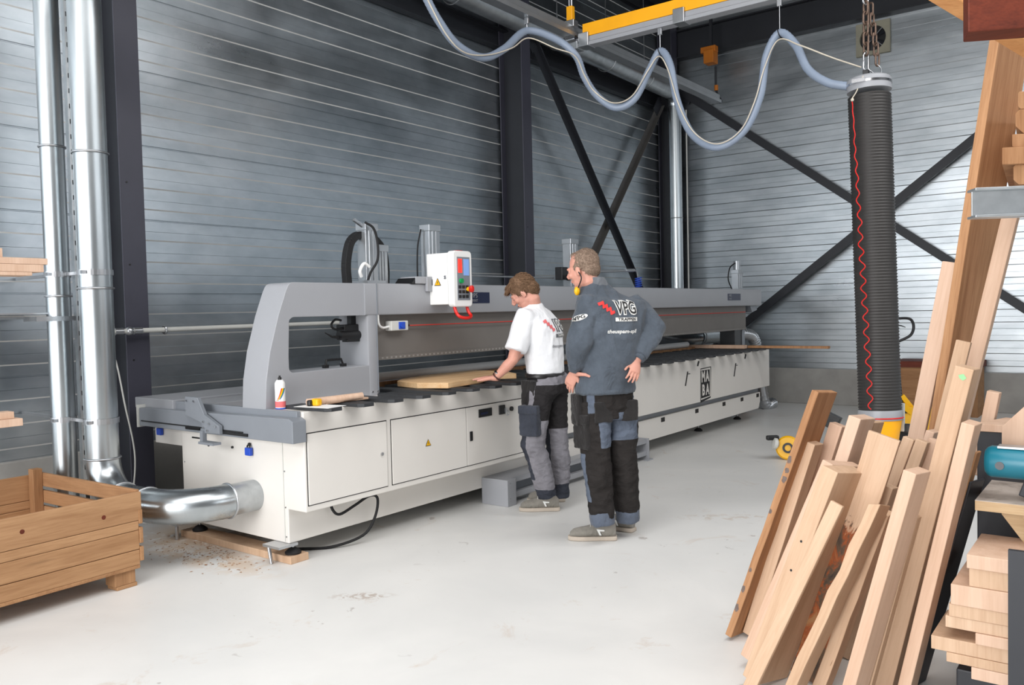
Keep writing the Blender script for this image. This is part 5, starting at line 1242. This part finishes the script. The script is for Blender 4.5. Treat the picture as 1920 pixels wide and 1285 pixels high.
def shoe_parts(parent, heel, toe, ang_h, label=None, L=.31):
    """shoe from heel to toe point on the floor"""
    h = V((heel.x, heel.y, 0)); t = V((toe.x, toe.y, 0)); d = (t-h).normalized(); s = d.cross(V((0, 0, 1))); Ln = (t-h).length
    prof = [(0, .032, .0), (.06, .044, 0), (.35, .043, 0), (.6, .052, 0), (.80, .052, 0), (.94, .040, 0), (1.01, .020, 0)]
    m = M(); n = 24
    # sole
    out = []
    for u, w_, _ in prof: out.append((h+d*(u*Ln), w_))
    loop = [p+s*w_ for p, w_ in out]+[p-s*w_ for p, w_ in out[::-1]]
    k = len(loop); top = [p+V((0, 0, .028)) for p in loop]
    m.add([p+V((0, 0, .001)) for p in loop]+top, [tuple(range(k))[::-1], tuple(range(k, 2*k))]+[(i, (i+1) % k, k+(i+1) % k, k+i) for i in range(k)])
    so = m.build('sole', 'sole', parent, bevel=.006, smooth=50)
    m = M(); rings = []
    for u, w_, zt in ((.02, .032, .11), (.12, .044, .13), (.28, .046, .135), (.42, .046, .118), (.58, .050, .095), (.76, .051, .084), (.90, .042, .074), (.985, .022, .052)):
        c = h+d*(u*Ln*.985); rg = []
        for j in range(n):
            a = 2*pi*j/n; z = .018+(zt-.018)*(.5+.5*sin(a)) if True else 0
            ww = w_*(1 if sin(a) < 0 else (1-.25*max(0, sin(a))**2)); rg.append(c+s*(ww*cos(a))+V((0, 0, z)))
        rings.append(rg)
    m.ringloft(rings); up = remesh(m, .007, 5).build('shoe_upper', 'shoe', parent, smooth=180)
    m = M()
    for u in (.40, .47, .54): z = .128-(u-.40)*.2; m.tube([h+d*(u*Ln)+s*.026+V((0, 0, z-.008)), h+d*(u*Ln)+V((0, 0, z+.006)), h+d*(u*Ln)-s*.026+V((0, 0, z-.008))], .003, 6)
    m.build('laces', 'lgrey', up, smooth=60)
    for sg in (-1, 1):
        m = M(); q = lambda u, z: h+d*(u*Ln)+s*(sg*.0490)+V((0, 0, z))
        m.add([q(.26, .075), q(.42, .080), q(.36, .040), q(.32, .040), q(.355, .066), q(.26, .066)], [tuple(range(6))]); m.build('shoe_emblem', 'inkwhite', up)
    return so
def project(m, fr, bvh, off=.003):
    """push text geometry made on a plane behind the wearer on to the garment, along the heading"""
    h = fr.R @ V((0, 1, 0)); out = []
    bm = bmesh.new(); vs_ = [bm.verts.new(p) for p in m.v]
    for f, k in zip(m.f, m.m):
        try: q = bm.faces.new([vs_[i] for i in f]); q.material_index = k
        except ValueError: pass
    bmesh.ops.triangulate(bm, faces=bm.faces)
    for _ in range(3):
        ed = [e for e in bm.edges if e.calc_length() > .012]
        if ed: bmesh.ops.subdivide_edges(bm, edges=ed, cuts=1); bmesh.ops.triangulate(bm, faces=[f for f in bm.faces if len(f.verts) > 3])
    bm.verts.index_update()
    o = M(); o.v = []
    for v in bm.verts:
        hit = bvh.ray_cast(v.co-h*.0, h, 1.0); o.v.append((hit[0]-h*off) if hit[0] else v.co+h*.25)
    for f in bm.faces: o.f.append(tuple(v.index for v in f.verts)); o.m.append(f.material_index)
    bm.free(); return o
def bvh_of(m): return BVHTree.FromPolygons([tuple(v) for v in m.v], m.f)
def fin(m, name, mats, parent): return m.build(name, mats, parent, smooth=180)

# ------------------------------------------------------------------ man in the white T-shirt
DW = 6.12
w = lambda x, y, d=0: PD(x, y, DW+d)
yawW = -58
ground = PZ(1030, 950, 0)
W = thing('person', (ground.x, ground.y, 0), 'person in white T-shirt and grey-black trousers bending over the machine, hand on the board', 'person')
tor = Fr(w(1016, 640), yawW)
S = tor.R @ V((1, 0, 0)); Hh = tor.R @ V((0, 1, 0)); U = V((0, 0, 1))
# joint points
pel = w(1025, 712, .06); wst = w(1022, 688, .05); chs = w(1012, 618, .04); nck = w(1000, 572, .02)
shL = w(986, 594, -.10); elL = w(961, 676, -.16); wrL = w(929, 709, -.13)
shR = w(1010, 590, .24); elR = w(984, 648, .34); wrR = w(954, 690, .40)
hipL = pel-S*.09; hipR = pel+S*.09
knL = w(999, 835, -.06); anL = w(1026, 930, -.03); knR = w(1044, 832, .14); anR = w(1050, 930, .16)
hd = Fr(w(981, 549, .0), -80, 38, 0)
def body_under(m, pel, wst, chs, nck, S, Hh, hips, knees, ankles, k=1.0):
    ell_rings(m, [(pel, S, .15*k, Hh, .10*k), (wst, S, .135*k, Hh, .095*k), (chs, S, .155*k, Hh, .105*k), (chs.lerp(nck, .6), S, .15*k, Hh, .085*k), (nck-V((0, 0, .01)), S, .06*k, Hh, .055*k)], 20)
    for h, kn, an in zip(hips, knees, ankles): m.tube([h, h.lerp(kn, .5), kn, kn.lerp(an, .35), an], [.080*k, .070*k, .052*k, .050*k, .036*k], 14)
m = M(); head_mesh(hd, m, nck+V((0, 0, -.02)), .056)
body_under(m, pel, wst, chs, nck, S, Hh, (hipL, hipR), (knL, knR), (anL, anR))
for sh, el, wr in ((shL, elL, wrL), (shR, elR, wrR)):
    m.tube([sh, sh.lerp(el, .5), el, el.lerp(wr, .3), el.lerp(wr, .75), wr], [.050, .046, .040, .041, .030, .025], 14)
tgt = w(884, 722, -.02); tgt.z = 1.012
wrL2 = V((wrL.x, wrL.y, max(wrL.z, 1.02)))
hm = M(); hand(hm, wrL, tgt-wrL, V((0, 0, 1)), -1, .08, .13, thumb=1.0); hm.shift(lambda p: wrL+(p-wrL)*1.13); m.add(hm.v, hm.f)
hand(m, wrR, w(934, 699, .46)-wrR, V((0, 0, 1)), 1, .15, .06)
sk = remesh(m, .0042, 3)
body = fin(sk, 'body', 'skin', W); face_bits(hd, body)
# hair
m = M(); B = lambda c, r: m.ball(hd(*c), r, 16, hd.R)
B((0, -.024, .042), (.081, .098, .092)); B((0, -.062, -.005), (.068, .060, .066)); B((0, .045, .088), (.062, .042, .026)); B((0, .080, .076), (.046, .024, .016))
for s in (-1, 1): B((s*.066, .006, .018), (.016, .030, .034))
hr = remesh(m, .006, 2); wrinkle(hr, .0035, 40, (1.6, .6, .8), 3); strands(hr, hd, 1700, .034, .0014, 4); fin(hr, 'hair', 'hairbrown', W)
# T-shirt
m = M()
lean = (nck-wst).normalized()
ell_rings(m, [(wst-U*.045, S, .168, Hh, .125), (wst, S, .170, Hh, .128), (wst+U*.05+Hh*.005, S, .168, Hh, .135), (wst.lerp(chs, .6)-Hh*.01, S, .182, Hh, .138), (chs-Hh*.012, S, .200, Hh, .135), (chs.lerp(nck, .40)-Hh*.01, S, .205, Hh, .115), (chs.lerp(nck, .72), S, .165, Hh, .092), (nck-U*.02, S, .085, Hh, .072), (nck+U*.008, S, .068, Hh, .062)], 32)
for sh, el in ((shL, elL), (shR, elR)):
    c = sh.lerp(chs, .3)+U*.01; m.tube([c, sh+U*.006, sh.lerp(el, .35), sh.lerp(el, .78)], [.080, .074, .074, .078], 18)
ts = remesh(m, .0075, 7); wrinkle(ts, .0075, 7, (1, 1, .6), 5); wrinkle2(ts, .010, wst.z-.06, wst.z+.16, 12, 2)
bvT = bvh_of(ts)
fin(ts, 'tshirt', 'shirt', W)
# printing on the back
tf = Fr(chs-Hh*.45, yawW, -6)
def zigzag(m, fr, x, z, s, mat):
    P = [(-.5, .50), (-.28, .62), (-.22, .40), (-.02, .50), (.04, .28), (.24, .38), (.30, .14), (.52, .24), (.50, -.10), (.36, -.02), (.30, -.20), (.10, -.04), (.04, .12)]
    Q = [(-.55, .42), (-.30, .55), (-.20, .30), (.0, .40), (.08, .16), (.28, .26), (.38, .0), (.55, .08), (.50, -.16), (.32, -.08), (.24, .06), (.04, -.0), (-.04, .20), (-.24, .10), (-.32, .34)]
    st = []; n = 5
    top = [(-.5+.2*i, .36-.22*i+(.10 if i % 1 == 0 else 0)) for i in range(n)]
    pts = []
    L_ = [(-.62, .42), (-.30, .52), (-.26, .22), (.04, .32), (.08, .02), (.38, .12), (.42, -.20), (.66, -.12)]
    for (a0, b0), (a1, b1) in zip(L_, L_[1:]):
        dx, dy = a1-a0, b1-b0; ln = math.hypot(dx, dy); px_, py_ = -dy/ln*.10, dx/ln*.10; ex, ey = dx/ln*.08, dy/ln*.08
        quad = [(a0-ex+px_, b0-ey+py_), (a1+ex+px_, b1+ey+py_), (a1+ex-px_, b1+ey-py_), (a0-ex-px_, b0-ey-py_)]
        m.add([fr(x+u*s, 0, z+v*s*1.45) for u, v in quad], [(0, 1, 2, 3)], mat)
def logo(fr, bv, x, z, s, mats, name, parent, line3):
    m = M(); R_ = fr.R @ V((1, 0, 0)); U_ = fr.R @ V((0, 0, 1))
    zigzag(m, fr, x-.132*s, z-.015*s, .088*s, 0)
    m.text('VPG', .15*s, fr(x+.045*s, 0, z), R_, U_, bold=.013*s, m=1, sx=.70)
    if len(mats) > 3: m.v += []; m.text('VPG', .15*s, fr(x+.045*s, -.0015, z), R_, U_, bold=.002*s, m=3, sx=.70)
    P = [fr(x-.06*s, 0, z-.078*s), fr(x+.15*s, 0, z-.078*s), fr(x+.15*s, 0, z-.112*s), fr(x-.06*s, 0, z-.112*s)]
    m.add(P, [(0, 1, 2, 3)], 1); m.text('TRAPPEN', .036*s, fr(x+.045*s, -.002, z-.095*s), R_, U_, bold=.0008*s, m=2, sx=1.1)
    o = project(m, fr, bv, .005)
    # lift the upper printing layers a little more
    hh = fr.R @ V((0, 1, 0)); up_ = set()
    for f, k in zip(o.f, o.m):
        if k in (2, 3): up_.update(f)
    for i in up_: o.v[i] = o.v[i]-hh*.002
    o.build(name, mats, parent)
    m = M(); m.text(line3, .044*s, fr(x-.0*s, 0, z-.20*s), R_, U_, bold=.0010*s, m=0, shear=.25, sx=1.1)
    project(m, fr, bv, .0025).build('web_address', 'inkfaint' if mats[0] == 'inkpink' else 'inkwhite', parent)
def xz_of(fr, pix, d):
    q = fr.inv(PD(pix[0], pix[1], d)); return q.x, q.z
lx, lz = xz_of(tf, (1043, 611), DW-.02)
logo(tf, bvT, lx, lz, .72, ['inkpink', 'inkgrey', 'inkwhite', 'inkwhite'], 'back_print', W, 'theuspam-spil')
# belt and trousers
m = M(); bc = wst-U*.060
ell_rings(m, [(bc-U*.018, S, .178, Hh, .136), (bc+U*.018, S, .177, Hh, .135)], 36); remesh(m, .008, 1).build('belt', 'leather', W, smooth=180)
m = M()
ell_rings(m, [(pel-U*.10, S, .175, Hh, .12), (pel-U*.03, S, .176, Hh, .135), (pel+U*.03, S, .168, Hh, .130), (bc+U*.0, S, .164, Hh, .124)], 28)
m.tube([hipL-U*.02, hipL.lerp(knL, .45)-S*.005, knL, knL.lerp(anL, .35)-Hh*.015, knL.lerp(anL, .75), anL-U*.01], [.104, .098, .082, .080, .076, .070], 20)
m.tube([hipR-U*.02, hipR.lerp(knR, .45), knR, knR.lerp(anR, .35)-Hh*.015, knR.lerp(anR, .75), anR-U*.01], [.104, .098, .082, .080, .072, .066], 20)
m.ball(pel-Hh*.06-S*.08-U*.04, (.085, .085, .10), 12); m.ball(pel-Hh*.06+S*.08-U*.04, (.085, .085, .10), 12)
tr_ = remesh(m, .0052, 10); wrinkle(tr_, .0085, 8, (1, 1, 1.7), 9)
def wt(p):
    q = p-pel; s_ = q.dot(S); h_ = q.dot(Hh); z = p.z
    right = (p-hipR.lerp(anR, (hipR.z-z)/(hipR.z-anR.z))).length < (p-hipL.lerp(anL, (hipL.z-z)/(hipL.z-anL.z))).length
    a, b = (hipR, knR) if right else (hipL, knL)
    if z < a.z-.4: a, b = (knR, anR) if right else (knL, anL)
    t = max(0, min(1, (a.z-z)/(a.z-b.z))); c = a.lerp(b, t); f = (p-c).dot(Hh); o = (p-c).dot(S)*(1 if right else -1)
    if z > .955: return 1 if h_ < -.02 else 0
    if z > .70:
        if abs(f+.0) < .020 and o > .03 and z > .74: return 1
        return 0
    if z < .20: return 2
    if f > .012 and z > .27: return 2
    if z > .62 and (right or o < -.02): return 0
    return 1
panels(fin(tr_, 'trousers', panelmat('black_grey_trousers', [(46, 44, 45), (134, 132, 138), (60, 63, 72)]), W), tr_, wt)
def pocket(c, n, upv, w_, h_, t_, mat, name, parent, flap=None):
    n = n.normalized(); upv = (upv-n*upv.dot(n)).normalized(); s_ = upv.cross(n); R = Matrix((s_, upv, n)).transposed()
    m = M(); m.box(c, (w_, h_, t_), R); o = remesh(m, .007, 5); wrinkle(o, .004, 14, (1, 1, 1), c.x*5); pk = fin(o, name, mat, parent)
    if flap: m = M(); m.box(c+upv*(h_*.36)+n*(t_*.35), (w_*1.05, h_*.28, t_*.5), R); fin(remesh(m, .006, 3), 'pocket_flap', flap, pk)
pocket(hipL-S*.085+Hh*.045-U*.115, -S+Hh*.25, U, .13, .24, .05, 'tblack', 'holster_pocket', W)
pocket(hipL.lerp(knL, .60)-S*.082+Hh*.0, -S, U, .15, .22, .075, 'tnavy', 'cargo_pocket', W, 'tnavy')
hL = PZ(1050, 957, 0); tL = PZ(974, 958, 0); shoe_parts(W, hL, tL, 0)
hR_ = PZ(1060, 940, 0); tR = hR_+(tL-hL)*.98; shoe_parts(W, hR_, tR, 0)
# watch
wd = (wrL-elL).normalized(); wc_ = wrL-wd*.012
wt_ = M().torus(wc_, .031, .0055, wd, 24, 8).build('watch_strap', 'brownstrap', W, smooth=60)
M().cyl(wc_+V((0, 0, .030))-hF*.014, wc_+V((0, 0, .039))-hF*.018, .017, n=20).build('watch_face', 'chrome', wt_, smooth=40)

# ------------------------------------------------------------------ man in the grey work jacket
DG = 5.36
g = lambda x, y, d=0: PD(x, y, DG+d)
yawG = -24
ground = PZ(1140, 1008, 0)
G = thing('person', (ground.x, ground.y, 0), 'person in dark blue-grey jacket and black trousers standing with hands on hips', 'person')
tor = Fr(g(1150, 640), yawG); S = tor.R @ V((1, 0, 0)); Hh = tor.R @ V((0, 1, 0))
pel = g(1137, 745, .02); wst = g(1142, 700, .0); chs = g(1150, 610, -.0); nck = g(1118, 533, .03)
nkb = g(1119, 546, .01)
shL = g(1104, 572, -.07); elL = g(1090, 640, -.16); elL = g(1088, 642, -.13); wrL = g(1078, 696, -.05)
shR = g(1187, 576, .10); elR = g(1227, 616, .0); wrR = g(1194, 676, -.08)
hipL = pel-S*.09; hipR = pel+S*.10
knL = g(1116, 858, -.03); anL = g(1130, 975, -.06); knR = g(1168, 858, .08); anR = g(1177, 968, .10)
hd = Fr(g(1092, 506, .0), -58, 14, 0)
m = M(); head_mesh(hd, m, nkb, .062)
body_under(m, pel, wst, chs, nkb, S, Hh, (hipL, hipR), (knL, knR), (anL, anR))
for sh, el, wr in ((shL, elL, wrL), (shR, elR, wrR)):
    m.tube([sh, sh.lerp(el, .5), el, el.lerp(wr, .3), el.lerp(wr, .75), wr], [.050, .048, .042, .043, .033, .027], 14)
hand(m, wrL+V((0, 0, -.0)), g(1066, 724, -.02)-wrL, -cF*.75-cR*.5, -1, .32, .05, thumb=1.0, finger_curls=(.25, .3, .38, .5))
# thumb pointing back along the hip
m.tube([wrL+V((0, 0, -.02)), g(1086, 702, -.10), g(1098, 703, -.13), g(1107, 707, -.135)], [.017, .014, .011, .008], 10)
hand(m, wrR, g(1188, 709, -.14)-wrR, -cF*.9+cR*.4, 1, .25, .08, thumb=.7, finger_curls=(.3, .3, .25, .25))
sk = remesh(m, .0042, 3); body = fin(sk, 'body', 'skin', G); face_bits(hd, body)
m = M(); B = lambda c, r: m.ball(hd(*c), r, 16, hd.R)
B((0, -.034, .040), (.0785, .090, .088)); B((0, -.060, -.012), (.069, .056, .060)); B((0, .02, .101), (.038, .035, .020))
for s in (-1, 1): B((s*.066, .0, .016), (.013, .026, .030))
hr = remesh(m, .006, 2); wrinkle(hr, .0016, 50, (1, 1, 1), 8); strands(hr, hd, 1800, .012, .0009, 6); fin(hr, 'hair', 'hairgrey', G)
# jacket
m = M()
ell_rings(m, [(pel+U*.035, S, .198, Hh, .150), (pel+U*.09, S, .200, Hh, .152), (wst+U*.02-Hh*.01, S, .192, Hh, .145), (wst.lerp(chs, .5)-Hh*.02, S, .200, Hh, .150), (chs-Hh*.02, S, .215, Hh, .150), (chs+U*.09-Hh*.02, S, .222, Hh, .140), (chs+U*.145-S*.01-Hh*.018, S, .215, Hh, .122), (chs.lerp(nkb, .78)+S*.02-Hh*.015, S, .182, Hh, .108), (nkb+U*.012, S, .105, Hh, .088), (nkb+U*.050-Hh*.002-S*.012, S, .082, Hh, .074)], 36)
m.tube([shL+S*.05-U*.02, shL+U*.004, shL.lerp(elL, .5), elL, elL.lerp(wrL, .45), elL.lerp(wrL, .88)], [.088, .088, .084, .078, .068, .050], 20)
m.tube([shR-S*.06-U*.02, shR+U*.0, shR.lerp(elR, .5), elR, elR.lerp(wrR, .45), elR.lerp(wrR, .86)], [.086, .086, .080, .078, .074, .054], 20)
jk = remesh(m, .0075, 6); wrinkle(jk, .0115, 6.5, (1, 1, .7), 2); wrinkle2(jk, .010, pel.z, pel.z+.22, 10, 7)
bvJ = bvh_of(jk)
fin(jk, 'jacket', 'jacket', G)
m = M(); ax_ = (hd(0, -.03, -.05)-nkb).normalized()
ell_rings(m, [(nkb+U*.030-S*.006, S, .090, Hh, .082), (nkb+U*.060-S*.018, S, .083, Hh, .076), (nkb+U*.088-S*.030, S, .077, Hh, .070)], 24); cl = remesh(m, .006, 2); fin(cl, 'collar', 'collar', G)
for wr, el in ((wrL, elL), (wrR, elR)):
    d_ = (wr-el).normalized(); c_2 = el.lerp(wr, .86); m = M(); m.lathe([(.0, -.03), (.044, -.03), (.047, 0), (.043, .026), (.0, .026)], c_2, d_, 20); fin(m, 'cuff', 'jacket', G)
m = M(); ell_rings(m, [(pel+U*.028, S, .196, Hh, .148), (pel+U*.06, S, .200, Hh, .153)], 40); o = remesh(m, .008, 2); fin(o, 'hem_band', 'jacket', G)
tf = Fr(chs-Hh*.45, yawG, -3)
lx, lz = xz_of(tf, (1160, 578), DG-.13)
logo(tf, bvJ, lx, lz, .72, ['inkred', 'inkwhite', 'inkblack', 'inkblack'], 'back_print', G, 'theuspam-spil')
# sleeve badge on the left arm
sf = Fr(shL.lerp(elL, .45)-(-cF*0)-S*.0-hF*.4, 0, 0); bx_, bz_ = xz_of(sf, (1086, 596), DG-.17)
m = M(); n = 20; sl_ = .30
P = [(.055*cos(2*pi*k/n), .017*sin(2*pi*k/n)) for k in range(n)]; P = [(u*cos(sl_)-v*sin(sl_), u*sin(sl_)+v*cos(sl_)) for u, v in P]
m.add([sf(bx_+u, 0, bz_+v) for u, v in P], [tuple(range(n))], 0)
m.text('VPG', .032, sf(bx_, 0, bz_), (sf.R @ V((cos(sl_), 0, sin(sl_)))), (sf.R @ V((-sin(sl_), 0, cos(sl_)))), bold=.0008, m=1, sx=1.3)
o = project(m, sf, bvJ, .0025); hh = sf.R @ V((0, 1, 0)); up_ = {i for f, k in zip(o.f, o.m) if k == 1 for i in f}
for i in up_: o.v[i] = o.v[i]-hh*.002
o.build('sleeve_badge', ['inkwhite', 'inkblack'], G)
# hearing protector at the throat and its cord
ep = M().ball(g(1082, 546, -.07), (.018, .022, .028), 12).build('ear_protector', 'yellow', G, smooth=60)
M().tube(smooth_path([hd(-.082, -.01, -.02), g(1090, 522, -.10), g(1084, 540, -.09)]), .004, 6).build('band', 'inkblack', ep, smooth=60)
# trousers
m = M()
ell_rings(m, [(pel-U*.13, S, .180, Hh, .12), (pel-U*.05, S, .182, Hh, .136), (pel+U*.03, S, .176, Hh, .134), (pel+U*.10, S, .165, Hh, .125)], 28)
m.tube([hipL-U*.03, hipL.lerp(knL, .5), knL, knL.lerp(anL, .35)-Hh*.015, knL.lerp(anL, .75), anL], [.108, .104, .092, .090, .078, .070], 20)
m.tube([hipR-U*.03, hipR.lerp(knR, .5), knR, knR.lerp(anR, .35)-Hh*.015, knR.lerp(anR, .75), anR], [.106, .100, .088, .086, .080, .074], 20)
tr_ = remesh(m, .0052, 10); wrinkle(tr_, .0095, 7, (1, 1, 1.5), 4)
def gt(p):
    z = p.z; right = (p-hipR.lerp(anR, (hipR.z-z)/(hipR.z-anR.z))).length < (p-hipL.lerp(anL, (hipL.z-z)/(hipL.z-anL.z))).length
    a, b = (hipR, knR) if right else (hipL, knL)
    if z < knL.z: a, b = (knR, anR) if right else (knL, anL)
    t = max(0, min(1, (a.z-z)/(a.z-b.z))); c = a.lerp(b, t); f = (p-c).dot(Hh); o = (p-c).dot(S)*(1 if right else -1)
    if z < .175: return 1
    if z > .84:
        if .05 < o < .085 and f < .03: return 1
        return 0
    if right: return 1 if z > .655 else 0
    if z > .62:
        wdt = -.045-(.84-z)*.10
        return 1 if (o < .035 and o > wdt-.06 and f < .02 and z < .80 and o < .035-(.80-z)*.15) else 0
    if z < .58 and z > .28 and o > .055 and f > -.03: return 1
    return 0
panels(fin(tr_, 'trousers', panelmat('black_blue_grey_trousers', [(46, 43, 42), (98, 107, 122)]), G), tr_, gt, 2)
pocket(hipL.lerp(knL, .55)-S*.085, -S-Hh*.2, U, .14, .22, .05, 'tblack', 'cargo_pocket', G, 'tblack')
pocket(hipL-S*.11-U*.07+Hh*.03, -S, U, .10, .20, .04, 'tblack', 'holster_pocket', G)
pocket(hipL-Hh*.115+S*.0-U*.08, -Hh, U, .12, .13, .02, 'tblack', 'back_pocket', G)
pocket(hipR-Hh*.115-U*.08, -Hh, U, .12, .13, .02, 'tblack', 'back_pocket', G)
pocket(hipR.lerp(knR, .5)+S*.078, S, U, .10, .18, .04, 'tblack', 'cargo_pocket', G)
for an, kn in ((anL, knL), (anR, knR)):
    m = M(); d_ = (an-kn).normalized(); c_2 = an; m.lathe([(.0, -.05), (.076, -.05), (.078, -.02), (.076, .02), (.070, .035), (.0, .035)], c_2, d_, 24); o = remesh(m, .007, 3); wrinkle(o, .005, 16, (1, 1, 1), an.x); fin(o, 'turned_cuff', 'tgrey', G)
hL = PZ(1157, 1012, 0); tL = PZ(1066, 1012, 0); shoe_parts(G, hL, tL, 0)
hR_ = PZ(1190, 998, 0); dd_ = (tL-hL).normalized()*.75+hF*.45; tR = hR_+dd_.normalized()*.30; shoe_parts(G, hR_, tR, 0)
